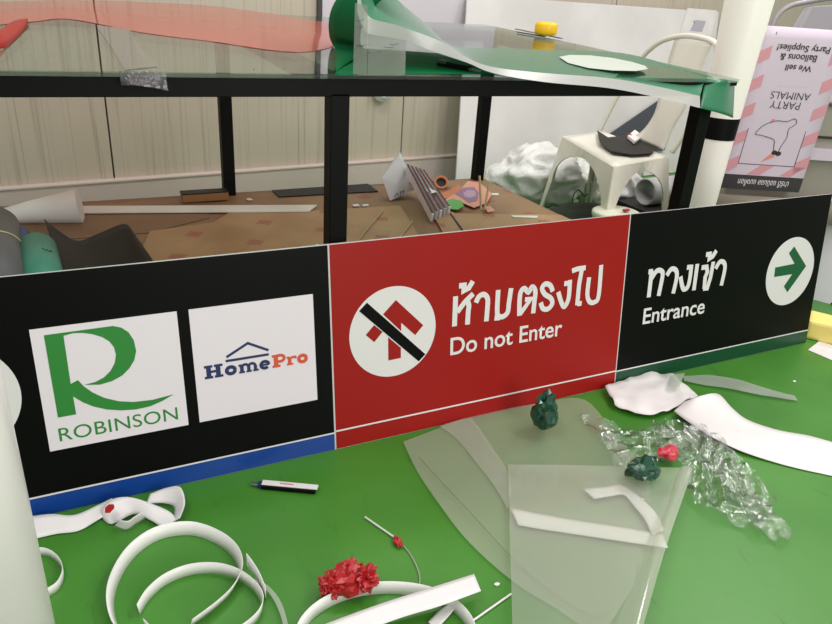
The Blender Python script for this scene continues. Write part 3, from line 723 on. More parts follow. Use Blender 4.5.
lf = slab('leaf_cutout', [(444, 202), (452, 199), (461, 201), (464, 206), (458, 210), (449, 209)], ZS + .0165, .0015, M['leaf'], 'bright green rounded cutout beside the pink flower cutout', 'cutout')
slab('orange_cutout', [(436, 194), (446, 192), (458, 185), (464, 190), (452, 198), (442, 199)], ZS + .012, .0015, M['terracotta'], 'orange cutout scrap behind the green rounded cutout', 'cutout')
slab('dark_green_cutout', [(430, 188), (436, 185), (440, 192), (444, 198), (438, 200), (433, 194)], ZS + .0105, .0015, mat('dark_leaf_print', (46, 76, 60), .6), 'dark green cutout next to the striped booklets', 'cutout')
slab('pink_cutout', [(484, 207), (490, 206), (495, 211), (488, 212.5)], ZS + .0165, .0015, M['skin'], 'small pink scrap at the foot of the two upright sticks', 'cutout')
def stick(pa, pb, r, m_, label, cat='stick', group=None):
    o = MB().tube([pa, pb], r, 8).build('stick' if cat == 'stick' else cat.replace(' ', '_'), m_); tag(o, label, cat, group); return o
b1 = onz(481, 211, ZS + .016); stick(b1 + V((0, 0, .004)), ony(479.5, 176, b1.y + .08), .0045, M['wood'], 'left one of two pale wooden sticks standing up from the shelf')
b1 = onz(483.5, 211, ZS + .016); stick(b1 + V((0.004, 0, .004)), ony(489, 183, b1.y + .06), .0042, M['wood'], 'right one of two pale wooden sticks, the shorter and more tilted')
stick(onz(357, 242, ZS + .012), onz(383, 210, ZS + .016), .0028, M['wood'], 'thin wooden stick lying on the shelf right of the middle leg')
stick(onz(398, 240, ZS + .012), onz(412.5, 221, ZS + .016), .0028, M['wood'], 'thin wooden stick lying in front of the tilted white box')
slab('plastic_strip', [(511, 216), (513, 217.6), (537, 218.5), (538, 216.4)], ZS + .0125, .003, M['vinyl'], 'short white strip with a red mark at the right end of the shelf', 'strip')
slab('plastic_strip', [(486, 194), (487, 195.3), (499, 195.6), (498, 193.8)], ZS + .004, .003, M['vinyl'], 'tiny white strip behind the right hand upright stick', 'strip')
stick(onz(450, 213, ZS + .012), onz(464, 232, ZS + .014), .0035, M['dark'], 'thin dark rod lying on the shelf right of the striped booklets', 'rod')

# ------------------------------------------------------------------ cream steel chair
def make_chair(name, label, mt, A, B, C_, D, z, hoop, splat, floor_flare=.10):
    o = empty(name, ((A + C_) / 2).xy.to_3d(), label, 'chair')
    P = [A, B, C_, D]; cen = (A + B + C_ + D) / 4
    rows = []
    for i in range(9):
        a = A.lerp(D, i / 8); b_ = B.lerp(C_, i / 8); r = []
        for j in range(9):
            p = a.lerp(b_, j / 8); u, w_ = (i / 8 - .5) * 2, (j / 8 - .5) * 2
            e = max(abs(u), abs(w_)); p.z = z + .012 - .016 * (1 - e ** 2) - (.014 if e > .99 else 0)
            r.append(p)
        rows.append(r)
    MB().grid(rows).build('seat', mt, o, smooth=True, solid=.004)
    for i in range(4):
        c = P[i]; nx, pv = P[(i + 1) % 4], P[(i - 1) % 4]; mb = MB()
        out = (c - cen); out.z = 0; foot = V((c.x, c.y, 0)) + out.normalized() * floor_flare
        top = V((c.x, c.y, z + .0)) + out.normalized() * .002
        for other in (nx, pv):
            e = V((other.x - c.x, other.y - c.y, 0)); L = e.length; e.normalize()
            mid = V(((c.x + other.x) / 2, (c.y + other.y) / 2, z))
            ins = lambda t, w_: top.lerp(foot, t) + e * w_
            poly = [top, mid]
            m2 = V((mid.x, mid.y, z - .040)); poly.append(m2)
            # arch: quarter ellipse from mid down to the inner edge of the leg
            inner = ins(.46, .052)
            for k in range(1, 8):
                a = k / 8 * math.pi / 2
                poly.append(V((inner.x + (m2.x - inner.x) * (math.cos(a)), inner.y + (m2.y - inner.y) * math.cos(a), inner.z + (m2.z - inner.z) * (1 - (1 - math.cos(math.pi / 2 - a)) ** 1.0 if False else 0) + (m2.z - inner.z) * (math.cos(math.asin(min(1, math.sin(a)))) if True else 0))))
            # replace with a true quarter ellipse
            poly = poly[:3]
            for k in range(1, 9):
                a = k / 9 * math.pi / 2
                hx = math.cos(a); hz = math.sin(math.pi / 2 - a)
                f = 1 - math.sin(a)      # horizontal share left
                poly.append(V((inner.x + (m2.x - inner.x) * f, inner.y + (m2.y - inner.y) * f, inner.z + (m2.z - inner.z) * math.cos(a))))
            poly += [inner, ins(.99, .032), ins(.99, 0)]
            nrm_ = e.cross(V((0, 0, 1))).normalized() * .004
            # strip mesh: outer edge vs inner edge, so that the non-planar panel stays clean
            a_in = poly[2:]; outer = [top.lerp(mid, 1 - k / 3) for k in range(4)]
            outs = [mid, mid.lerp(top, .25), mid.lerp(top, .5), mid.lerp(top, .75), top, ins(.06, 0), ins(.14, 0), ins(.22, 0), ins(.32, 0), ins(.46, 0), ins(.99, 0)]
            inn = [m2] + poly[3:11] + [inner, ins(.99, .032)]
            mb.grid([outs, inn])
        mb.build('leg', mt, o, solid=.005, smooth=False)
    MB().tube(smoothpath(hoop, 6), .0125, 12).build('hoop', mt, o, smooth=True)
    l, r_ = splat
    ribbon(l, r_, 5, 6, bulge=0).build('back_splat', mt, o, smooth=True, solid=.003)
    return o
zc = .48
A, B, C_, D = onz(563, 137, zc), onz(614, 167, zc), onz(668, 157, zc), onz(602, 131, zc)
cd = (C_ - D).normalized(); pn_ = cd.cross(V((0, 0, 1))).normalized()
if pn_.dot(A - D) > 0: pn_ = -pn_           # away from the seat
ax = (V((0, 0, 1)) * math.cos(.18) + pn_ * math.sin(.18)); bn = cd.cross(ax).normalized()
onback = lambda x, y, off=0.0: onplane(x, y, D + bn * off, bn)
hoop = [onback(*p) for p in [(598, 134), (606, 118), (617, 97), (632, 72), (646, 53), (662, 41), (682, 36), (702, 38), (716, 44), (722, 58), (712, 84), (698, 110), (684, 134), (672, 152)]]
spl = ([onback(*p) for p in [(675, 39), (668, 62), (661, 88), (655, 112), (645, 128), (634, 137)]], [onback(*p) for p in [(712, 44), (702, 66), (692, 92), (684, 110), (672, 130), (664, 150)]])
ch = make_chair('metal_chair', 'cream painted steel chair with a hooped back behind the right end of the table', M['cream'], A, B, C_, D, zc, hoop, spl)
# dark sheet, red and white scraps on the seat
sq = [onz(x, y, zc + .018) for x, y in [(597, 131), (600, 143), (612, 152), (632, 155.5), (652, 154), (658, 146), (655, 139), (640, 136), (626, 136), (608, 138)]]
ds = MB().prism(sq, (0, 0, .004)).build('dark_mat', M['blackmat'], bevel=.001); tag(ds, 'dark flexible sheet lying on the seat of the cream chair', 'mat')
ws = MB().prism([onz(x, y, zc + .026) for x, y in [(627, 138), (634, 132), (642, 138), (634, 144)]], (.003, 0, .012)).build('paper_scrap', M['paper']); tag(ws, 'small folded white paper on the dark sheet on the chair', 'scrap')
def crumple(name, c, r, m_, label, cat, sc=(1, 1, .8), amp=.5, f=3.0, seed=0, sub=4, group=None, parent=None):
    bm = bmesh.new(); bmesh.ops.create_icosphere(bm, subdivisions=sub, radius=1)
    for v in bm.verts:
        d = v.co.normalized(); s_ = V((seed * 7.3, seed * 3.1, seed))
        n_ = noise.noise(d * f + s_); n2_ = abs(noise.noise(d * f * 1.7 + s_)); n3_ = noise.noise(d * f * 5 + s_)
        k = 1 + amp * .55 * n_ - amp * .75 * n2_ + amp * .07 * n3_
        v.co = V((d.x * sc[0] * k, d.y * sc[1] * k, d.z * sc[2] * k)) * r
    lo = min(v.co.z for v in bm.verts)
    for v in bm.verts: v.co += V(c) + V((0, 0, -lo))
    me = bpy.data.meshes.new(name); bm.to_mesh(me); bm.free()
    o = link(name, me, m_, parent, smooth=(m_ == M['bag'] or m_ == M['olive']))
    if label: tag(o, label, cat, group)
    return o
crumple('red_scrap', onz(629, 138, zc + .022), .014, M['redrubber'], 'small red scrap beside the white paper on the chair', 'scrap', seed=3, sub=3)

# things on the floor behind the table
bump(M['bag'], 9, .8, .03, 5)
crumple('plastic_bag', onz(530, 212, 0), .24, M['bag'], 'big crumpled white plastic bag on the floor between table and board', 'bag', (1.3, .8, .75), .4, 1.5, 2, 5)
crumple('plastic_bag', onz(600, 206, 0), .23, M['bag'], 'crumpled white plastic bag with black scribble under the cream chair', 'bag', (1.2, .8, .8), .5, 1.2, 5, 5)
crumple('olive_cloth', onz(577, 232, 0), .17, M['olive'], 'dark olive bundle on the floor under the cream chair', 'cloth', (1.5, .6, .45), .2, 1.4, 8, 4)
mb = MB()
for l in [[(572, 203), (574, 194), (579, 190), (584, 196), (588, 194)]]:
    mb.tube(smoothpath([ony(x, y, 2.62) for x, y in l], 4), .003, 6)
wi = mb.build('black_wire', M['dark']); tag(wi, 'thin curling black wire in front of the white bags under the chair', 'wire')
tb = onz(617, 212, .30)
tub = MB().lathe((tb.x, tb.y, 0.0), [(.085, 0), (.088, .01), (.098, .27), (.104, .28), (.104, .298), (.094, .304), (.03, .302)], 36).build('round_tub', mat('pale_green_white_plastic', (222, 224, 204), .4), smooth=True)
tag(tub, 'round pale plastic tub just behind the seam of the red and black sign panels', 'tub')
crumple('red_scrap', V((tb.x + .03, tb.y - .02, .305)), .012, M['redrubber'], 'small red scrap on the lid of the round tub', 'scrap', (1.8, 1, .5), seed=4, sub=3)
rp = onz(645, 192, .17)
wroll = MB().hollow(rp, rp + V((.24, .02, 0.0)), .075, .066).build('white_roll', M['lightgrey'], smooth=False); tag(wroll, 'pale grey roll lying on the stand below the chair seat', 'roll')
for p in wroll.data.polygons: p.use_smooth = True
cr_ = MB().box(None, (.34, .30, .093), M=Matrix.Translation(V((rp.x + .10, rp.y + .02, .0475))))
cro = cr_.build('dark_crate', M['dark'], bevel=.004); tag(cro, 'low dark crate under the pale grey roll behind the sign', 'crate')
# slate panel leaning on the board
slp = MB().prism([onboard(x, y, .025) for x, y in [(606, 136), (663, 97), (674, 97), (664, 150), (606, 160)]], nrm * .008).build('slate_panel', M['slate'])
tag(slp, 'dark slate coloured panel leaning on the white board behind the chair back', 'panel')
# note taped to the board
nt_ = MB().prism([onboard(x, y, .013) for x, y in [(687.5, 8), (717, 10.5), (705, 62), (672, 60)]], nrm * .001).build('paper_note', M['paper'])
tag(nt_, 'white printed note taped at the top right corner of the leaning board', 'note')
mb = MB(); mb.prism([onboard(x, y, .0145) for x, y in [(695, 20), (706, 21), (702, 32), (690, 31)]], nrm * .0004); mb.build('grey_print', mat('grey_print_ink', (176, 172, 182), .7), nt_)
mb = MB(); mb.tube([onboard(x, y, .0146) for x, y in [(693, 21), (694.5, 22), (694, 24)]], .002, 5)
mb.build('black_mark', M['dark'], nt_)

# ------------------------------------------------------------------ poles
px_ = 2.285; py_ = 1.95
prof_ = [(.047, 0), (.052, .25), (.062, .60), (.072, .85), (.084, 1.15), (.098, 1.6)]
pole = MB().lathe((px_, py_, 0), prof_, 40).build('white_pole', mat('glossy_cream_white_tube', (252, 249, 240), .35), smooth=True)
for p in pole.data.polygons: p.use_smooth = len(p.vertices) == 4
tag(pole, 'thick white pole widening upward with a black band behind the table corner', 'pole')
zt, zb_ = ony(718, 119, py_ - .05).z, ony(712, 141, py_ - .05).z
rr_ = lambda z: .062 + (z - .6) * .04
MB().lathe((px_, py_, 0), [(rr_(zb_) + .0015, zb_), (rr_(zt) + .0015, zt)], 40).build('black_band', M['black'], pole, smooth=False)
pl = MB().lathe((-.150, .75, 0), [(.0645, 0), (.0645, 1.8)], 48).build('white_pipe', mat('white_pvc', (252, 243, 247), .3), smooth=True)
for p in pl.data.polygons: p.use_smooth = len(p.vertices) == 4
tag(pl, 'upright white pipe close to the viewer at the left edge of the picture', 'pipe')

# ------------------------------------------------------------------ banner on the cabinet at the right
BH = V((.898, -.440, 0)).normalized(); BNn = V((-.440, -.898, 0)).normalized()
bp = EYE + ray(760, 190) * 2.95
onban = lambda x, y, off=0.0: onplane(x, y, bp + BNn * off, BNn)
tl_, tr_, br_, bl_ = onban(766, 26), onban(853, 31), onban(801, 190), onban(717, 190)
o0 = bl_.copy(); z0, z1 = (bl_.z + br_.z) / 2, (tl_.z + tr_.z) / 2; s0_ = 0; bwid = ((br_ - bl_).dot(BH) + (tr_ - tl_).dot(BH)) / 2
def Bp(a, b_, off=0.0):       # a along the width 0..1, b up 0..1
    q_ = bl_ + BH * (a * bwid + .028 * b_); q_.z = z0 + (z1 - z0) * b_; bend = max(0, (b_ - .90)) * 6
    return q_ + BNn * (off - .03 * bend ** 2 * .6)
cabc = bl_ + BH * .45; 
cab = MB().box(None, (1.5, .40, .80), M=Matrix.Translation(V((cabc.x, cabc.y, .40)) - BNn * .26 + BH * .36) @ Matrix.Rotation(math.atan2(BH.y, BH.x), 4, 'Z')).build('metal_cabinet', M['cabinet'], bevel=.004)
tag(cab, 'beige grey metal cabinet behind the pink striped banner at the right', 'cabinet')
RM = Matrix.Rotation(math.atan2(BH.y, BH.x), 4, 'Z')
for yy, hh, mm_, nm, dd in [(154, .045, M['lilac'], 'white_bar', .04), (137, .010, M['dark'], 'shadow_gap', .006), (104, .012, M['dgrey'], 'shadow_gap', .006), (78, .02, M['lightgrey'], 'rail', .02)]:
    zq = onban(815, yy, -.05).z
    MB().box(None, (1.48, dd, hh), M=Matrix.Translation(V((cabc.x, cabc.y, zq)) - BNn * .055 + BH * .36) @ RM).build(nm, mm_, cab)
rl = onban(770, 188, -.02); zr = rl.z - .02
rol = MB().tube([V((cabc.x, cabc.y, zr)) - BH * .62 + BNn * -.0, V((cabc.x, cabc.y, zr)) + BH * .85], .0, 24)
# banner sheet
ban_rows_a = [Bp(0, k / 16) for k in range(17)]; ban_rows_b = [Bp(1, k / 16) for k in range(17)]
bn_ = MB().grid([[a.lerp(b_, j / 6) for j in range(7)] for a, b_ in zip(ban_rows_a, ban_rows_b)]).build('pink_banner', M['lilac'], smooth=True, solid=.0016)
tag(bn_, 'upside down pale banner with pink diagonal borders hanging on the cabinet', 'banner')
def bpoly(name, polys, m_, off=.0014, th=.0003):
    mb = MB()
    for pl_ in polys:
        mb.prism([Bp(a, b_, off) for a, b_ in pl_], BNn * th)
    return mb.build(name, m_, bn_)
bpoly('black_footer', [[(0, 0), (1, 0), (1, .095), (0, .095)]], mat('soft_black_print', (48, 46, 48), .5))
st_ = []
wl, wr_ = .155, .845
k = 0; y = -.02
def clipq(x0, x1, yl, yr, hgt):
    return [(x0, yl), (x1, yr), (x1, yr + hgt), (x0, yl + hgt)]
for k in range(6):
    yb_ = .10 + k * .168
    for x0, x1, o_ in ((0, wl, 0.0), (wr_, 1, .02)):
        q_ = clipq(x0, x1, yb_ + o_, yb_ + .045 + o_, .075); st_.append([(a, min(b_, .90)) for a, b_ in q_ ] if q_[3][1] < .93 else None)
st_ = [s_ for s_ in st_ if s_]
st_.append([(.30, .10), (.46, .10), (.60, .165), (.44, .165)]); st_.append([(.70, .10), (.84, .10), (.98, .165), (.84, .165)])
for s_ in st_: bpoly('pink_stripe', [s_], M['pink'])
lw_ = .008
bpoly('border_line', [[(wl, .165), (wr_, .165), (wr_, .169), (wl, .169)], [(wl, .169), (wl + lw_, .169), (wl + lw_, .97), (wl, .97)], [(wr_ - lw_, .169), (wr_, .169), (wr_, .97), (wr_ - lw_, .97)]], M['dark'])
hb = z1 - z0
def btext(body, cx_, by, w_, h_, m_, weight=0.0, nm='banner_lettering'):
    # turned by 180 degrees: the banner hangs upside down
    return fit_text(nm, body, m_, bn_, lambda a, b2: Bp(cx_ + w_ / 2 - a, by - b2, .0026), w_, h_, weight)
btext('Party Supplies!', .51, .915, .60, .050, M['dark'], .01)
btext('Balloons &', .48, .852, .42, .040, M['dark'], .01)
btext('We sell', .52, .79, .30, .036, M['dark'], .012)
btext('ANIMALS', .53, .628, .46, .044, M['dark'], -.01)
btext('PARTY', .50, .570, .35, .044, M['dark'], -.01)
btext('ปาร์ตี้ แอนิมอล แบงค็อก', .53, .068, .62, .046, M['card'], .005, 'thai_lettering')
# small line drawing of an animal with a party hat and bow, and the dotted rule
def bline(pts, r=.0011): return [Bp(a, b_, .0022) for a, b_ in pts], r
mb = MB()
for l in [[(.27, .38), (.33, .42), (.45, .45), (.58, .45), (.66, .47), (.70, .445), (.66, .42), (.63, .40), (.64, .35), (.61, .30), (.59, .255)],
          [(.27, .38), (.26, .36), (.33, .355), (.42, .345), (.50, .33), (.52, .29), (.54, .255)]]:
    P_, r = bline(l); mb.tube(smoothpath(P_, 4), r, 5)
mb.build('line_drawing', M['dark'], bn_)
mb = MB()
for c0 in ((.55, .25), (.60, .245)):
    mb.prism([Bp(c0[0] + .035 * math.cos(a * math.pi / 6), c0[1] + .015 * math.sin(a * math.pi / 6), .0018) for a in range(12)], BNn * .0004)
mb.build('bow_drawing', M['dark'], bn_)
bpoly('hat_drawing', [[(.51, .24), (.57, .225), (.42, .185)], [(.40, .46), (.44, .46), (.405, .43)]], mat('coral_print', (226, 128, 116), .6), .0022)
mb = MB()
for k in range(9): c0 = (.36 + .038 * k, .662); mb.prism([Bp(c0[0] + .008 * math.cos(a * math.pi / 3), c0[1] + .004 * math.sin(a * math.pi / 3), .0016) for a in range(6)], BNn * .0003)
mb.build('dotted_rule', M['lightgrey'], bn_)
# pale roll at the foot of the cabinet
r0v = bl_ - BH * .05; zq = onban(770, 205, .0).z
rol = MB().tube([V((r0v.x, r0v.y, zq)) - BNn * -.07, V((r0v.x, r0v.y, zq)) - BNn * -.07 + BH * .62], .05, 28).build('beige_roll', mat('beige_roll_vinyl', (128, 122, 106), .4)); 
for p in rol.data.polygons: p.use_smooth = len(p.vertices) == 4
tag(rol, 'long dull beige roll lying in front of the cabinet just over the sign top', 'roll')
rs = MB().box(None, (.45, .09, zq - .052), M=Matrix.Translation(V((r0v.x, r0v.y, (zq - .052) / 2)) + BNn * .07 + BH * .22) @ RM).build('dark_bench', M['dark']); tag(rs, 'dark low bench carrying the beige roll behind the sign', 'bench')
# grey chair beyond the cabinet: only its hooped back shows
gp = EYE + ray(800, 15) * 3.5
og = lambda x, y: onplane(x, y, gp, (BNn + V((0, 0, .12))).normalized())
gx = V((gp.x, gp.y, 0)); 
bz = .62
gA = gx + BNn * .40 - BH * .20; gB = gx + BNn * .40 + BH * .25; gC = gx + BH * .25; gD = gx - BH * .20
for v_ in (gA, gB, gC, gD): v_ -= BNn * 0.45; v_.z = bz
hoop2 = [og(*p) for p in [(762, 60), (768, 38), (776, 18), (788, 7), (806, 2), (840, -3), (870, -2), (885, 12), (880, 60)]]
ch2 = make_chair('metal_chair', 'grey steel chair whose hooped back rises behind the pink banner', mat('grey_painted_steel', (150, 148, 152), .35), gA, gB, gC, gD, bz, hoop2,
   ([og(*p) for p in [(806, 6), (797, 20), (790, 34), (784, 60)]], [og(*p) for p in [(860, 4), (858, 20), (854, 34), (848, 60)]]), .03)

# ------------------------------------------------------------------ right of the sign
a_, b_ = onz(806, 343, .022), onz(842, 352, .022)
yt2 = MB().prism([onz(803, 338, 0) , onz(850, 350, 0), onz(850, 338, 0), onz(803, 326, 0)], (0, 0, .075)).build('yellow_foam', M['paleyellow'], bevel=.012)
tag(yt2, 'pale yellow foam bar on the floor at the right end of the sign', 'foam')
o = slab('paper_sheet', [(808, 350), (820, 340.5), (850, 352), (850, 368)], .001, .0008, M['paper'], 'white paper corner on the floor in front of the yellow foam bar', 'paper')
g0, g1 = onz(800, 296, 0), onz(860, 312, 0)
o = MB().prism([g0, g1, g1 + V((.06, .10, .42)), g0 + V((.06, .10, .42))], (.003, .004, 0)).build('grey_sheet', mat('pale_grey_sheet', (214, 214, 218), .5)); tag(o, 'pale grey sheet standing beyond the right end of the sign', 'sheet')
o = MB().tube(smoothpath([onz(x, y, .004) for x, y in [(812, 288), (820, 294), (828, 301), (845, 312)]], 4), .003, 8).build('black_cable', M['black']); tag(o, 'thin black cable on the floor beyond the right end of the sign', 'cable')

# ------------------------------------------------------------------ floor in front of the sign
def flat(name, pa, pb, m_, label, cat, z=.002, k=5, cross=5, solid=.0008, wob=0.0, za=None, zb=None, parent=None, wf=14, bulge=0.0, seed=0.0):
    n_ = len(pa); za = za or [z] * n_; zb = zb or [z] * n_
    o = ribbon([onz(x, y, a) for (x, y), a in zip(pa, za)], [onz(x, y, b_) for (x, y), b_ in zip(pb, zb)], k, cross, bulge=bulge, wob=wob, wfreq=wf, seed=seed).build(name, m_, parent, smooth=True, solid=solid)
    if label: tag(o, label, cat)
    return o
# large cloudy plastic sheet
flat('plastic_sheet', [(403, 443), (416, 470), (438, 504), (470, 545), (516, 585), (560, 612), (600, 640)],
     [(470, 417), (540, 404), (585, 401), (618, 440), (645, 470), (648, 520), (632, 590)], M['plastic'], 'large cloudy clear plastic sheet spread on the green floor before the red panel', 'plastic sheet', z=.003, wob=.007, wf=7, cross=10)
MB().tube(smoothpath([onz(x, y, .016) for x, y in [(419, 457), (440, 480), (470, 512), (500, 545), (530, 575), (570, 605), (600, 620)]], 4), .0007, 5).build('brown_crease', mat('brown_line', (130, 100, 80), .6), bpy.data.objects['plastic_sheet'])
flat('plastic_sleeve', [(508, 465), (509, 500), (510, 540), (511, 580), (512, 624), (512, 660)],
     [(693, 469), (683, 498), (671, 532), (659, 570), (646, 616), (634, 655)], M['plastic2'], 'clear plastic sleeve with a rolled right side on top of the cloudy sheet', 'plastic sheet', z=.020,
     wob=.006, wf=6, cross=14, zb=[.035, .04, .045, .05, .055, .06])
flat('rolled_edge', [(676, 470), (664, 500), (650, 534), (636, 570), (620, 616), (608, 655)], [(693, 469), (683, 498), (671, 532), (659, 570), (646, 616), (634, 655)], M['plastic2'], None, None,
     z=.03, parent=bpy.data.objects['plastic_sleeve'], zb=[.035, .04, .045, .05, .055, .06], bulge=.012, cross=10)
flat('paper_strip', [(510, 508), (540, 514), (580, 521), (620, 527), (662, 534)], [(518, 525), (540, 529), (580, 535), (620, 541), (668, 548)], M['vinyl'], 'cream white strip lying straight across inside the clear sleeve', 'strip', z=.013, bulge=.001)
flat('paper_strip', [(583, 489), (606, 487), (622, 485), (640, 497), (656, 513), (664, 530)], [(594, 499), (612, 496), (624, 495), (634, 506), (645, 520), (652, 536)], M['vinyl'], 'cream white strip bent in a curve under the clear sleeve', 'strip', z=.0165, bulge=.001)
flat('folded_layer', [(440, 426), (458, 440), (476, 462), (496, 488), (508, 510)], [(472, 418), (482, 432), (494, 450), (506, 468), (512, 490)], M['plastic2'], None, None, z=.012, parent=bpy.data.objects['plastic_sheet'], cross=6, bulge=.004)
# crinkled cellophane
ca_ = [(577, 416), (600, 424), (628, 430), (660, 432), (690, 430), (716, 446), (740, 474), (764, 505), (792, 538)]
cb_ = [(580, 421), (606, 452), (618, 470), (648, 468), (678, 464), (690, 500), (712, 516), (744, 530), (782, 546)]
flat('cellophane_wrap', ca_, cb_, M['cello'], 'crinkled clear cellophane wrapper trailing across the floor on the right', 'wrapper', z=.004, wob=-.032, wf=17, k=12, cross=26, solid=.0004)
flat('folded_layer', [(650, 425), (690, 424), (720, 440), (748, 470), (775, 505)], [(660, 455), (682, 452), (706, 470), (730, 498), (762, 530)], M['cello'], None, None, z=.010, wob=-.03, wf=22, k=12, cross=20, solid=.0004, parent=bpy.data.objects['cellophane_wrap'])
# crumpled balloons
def balloon(c, r, m_, label, seed, sc=(1, 1, .8)):
    o = crumple('deflated_balloon', c, r, m_, label, 'balloon', sc, .75 if m_ == M['greenfoil'] else .9, 1.15 if m_ == M['greenfoil'] else 1.5, seed, 3)
    return o
balloon(onz(543, 431, .014), .048, M['greenfoil'], 'dark green crumpled balloon standing up in front of the red panel', 1, (.8, .75, 1.25))
balloon(onz(641, 479, .030), .047, M['greenfoil'], 'dark green crumpled balloon on the corner of the clear sleeve', 6, (1.15, .8, .72))
balloon(onz(667, 456, .018), .028, mat('pinkish_red_rubber', (190, 56, 70), .35), 'pinkish red crumpled balloon inside the cellophane wrapper', 9, (1.3, .9, .5))
balloon(onz(348, 590, 0.0), .048, M['redrubber'], 'bright red crumpled balloon on the green floor', 12, (1.05, .85, .6))
for k, (dx, dy, s_) in enumerate([(-.034, .0, 15), (.030, -.016, 17), (.010, .016, 21)]):
    c0 = onz(348, 590, 0) + V((dx, dy, .004)); crumple('balloon_fold', c0, .027, M['redrubber'], None, None, (1, 1, .9), .8, 2.6, s_, 4, parent=bpy.data.objects['deflated_balloon.003'])

# white papers near the black entrance panel
flat('paper_scrap', [(604, 391), (634, 381), (664, 377), (682, 386), (697, 399)], [(614, 409), (634, 416), (656, 418), (672, 412), (680, 408)], M['paper'], 'crumpled white paper at the foot of the sign where red meets black', 'paper', z=.004, wob=.03, wf=22, k=6, cross=8)
flat('paper_banner', [(684, 402), (700, 396), (718, 394), (732, 408), (748, 420), (778, 430), (810, 436), (845, 446), (880, 458)],
     [(674, 411), (680, 416), (696, 427), (712, 437), (736, 449), (764, 459), (796, 468), (832, 476), (870, 486)], M['paper'], 'long bright white paper strip running off to the right on the floor', 'paper', za=[.03, .055, .05, .03, .015, .008, .005, .004, .004], zb=[.02, .02, .02, .018, .012, .006, .004, .003, .003], k=6, cross=8)
flat('frosted_strip', [(683, 377), (706, 376), (736, 380), (766, 389), (794, 396)], [(684, 382), (706, 386), (736, 391), (766, 397), (798, 401)], M['frost'], 'frosted pale strip lying in front of the black entrance panel', 'strip', z=.006, wob=.008)
flat('masking_tape', [(670, 376), (676, 374), (685, 373)], [(668, 386), (674, 388), (679, 387)], M['frost'], 'short piece of frosted tape at the foot of the sign', 'tape', z=.036, za=[.03, .038, .045])
crumb = [((794, 382), 'tiny white crumb on the floor right of the frosted strip'), ((497, 585), 'tiny white crumb left of the clear sleeve'), ((648, 476), 'tiny white sliver beside the green balloon on the sleeve')]
for (cx_, cy_), lb in crumb:
    c0 = onz(cx_, cy_, 0 if cx_ != 648 else .04); crumple('paper_crumb', c0, .005, M['paper'], lb, 'crumb', (1.3, 1, .6), seed=cx_, sub=2)
# white penknife
kp = onz(285, 487, 0); kf = empty('cutter_knife', kp, 'white penknife with its shadow modelled in black, lying on the green floor', 'knife')
a_, b_ = onz(262, 485, .007), onz(316, 490, .007)
dv = (b_ - a_).normalized(); sd = V((-dv.y, dv.x, 0))
MB().bar(a_, b_, .021, .010, up=(0, 0, 1)).build('handle', M['black'], kf, bevel=.002)  # black underside puts the shadow below the white knife into its colour
MB().bar(a_ + V((0, 0, .0065)) + sd * .002, b_ + V((0, 0, .0065)) + sd * .002 + dv * .004, .017, .003).build('white_cover', M['vinyl'], kf, bevel=.001)
MB().bar(onz(251, 483.5, .007), a_, .009, .006).build('tip', M['steel'], kf, bevel=.001)
MB().bar(onz(258, 484.5, .007), a_ + dv * .006, .013, .012).build('collar', M['navy'], kf, bevel=.001)
MB().bar(a_.lerp(b_, .33) + V((0, 0, .0084)) + sd * .002, a_.lerp(b_, .58) + V((0, 0, .0084)) + sd * .002, .004, .0006).build('pink_print', mat('pink_ink', (214, 120, 140), .5), kf)

# standing strips: ribbons of white plastic curling on their edge
def standing(name, px, w_, m_, label, cat, zs=None, lean=0.0, closed=False, solid=.0012, k=6, parent=None):
    zs = zs or [0.0] * len(px)
    base = smoothpath([onz(x, y, z) for (x, y), z in zip(px, zs)], k); rows = []
    for i, p in enumerate(base):
        t = (base[min(i + 1, len(base) - 1)] - base[max(i - 1, 0)]); t.z = 0; t.normalize(); s_ = V((-t.y, t.x, 0))
        rows.append([p + V((0, 0, .0008)), p + V((0, 0, w_ / 2)) + s_ * lean * w_ / 2, p + V((0, 0, w_)) + s_ * lean * w_])
    o = MB().grid(rows).build(name, m_, parent, smooth=True, solid=solid)
    if label: tag(o, label, cat)
    return o
standing('coiled_strip', [(190, 628), (214, 610), (230, 594), (238, 576), (233, 558), (216, 544), (190, 535.5), (160, 540), (136, 556), (120, 580), (114, 606), (122, 634), (146, 652)],
         .030, M['strip'], 'large open coil of white plastic strip standing on the green floor', 'strip', lean=-.35)
standing('coiled_strip', [(140, 615), (150, 599), (168, 584), (192, 575), (218, 574), (240, 581), (256, 594), (262, 608), (254, 624), (230, 640), (190, 650), (160, 640), (146, 628)],
         .027, M['strip'], 'smaller inner coil of white plastic strip overlapping the large coil', 'strip', zs=[.002] * 13, lean=.12)
standing('strip_end', [(247, 566), (258, 582), (266, 600)], .034, M['strip'], None, None, zs=[.03, .015, .0], parent=bpy.data.objects['coiled_strip'])
flat('thin_strip', [(250, 578), (266, 584), (280, 600), (288, 624), (291, 650)], [(250, 581), (264, 588), (275, 602), (283, 624), (286, 650)], M['frost'], 'thin frosted strip curving beside the inner coil to the bottom edge', 'strip', z=.012)
standing('arched_strip', [(298, 650), (304, 630), (322, 612), (350, 599), (384, 594), (420, 597), (448, 608), (466, 626), (474, 650)], .026, M['strip'], 'arched white plastic strip standing before the red balloon', 'strip', lean=.3)
flat('straight_strip', [(325, 624), (380, 604), (430, 588), (474, 574)], [(340, 640), (400, 618), (440, 606), (481, 591)], M['vinyl'], 'wide straight white strip resting on the arched strip', 'strip', za=[.03, .035, .04, .045], zb=[.03, .035, .04, .045])
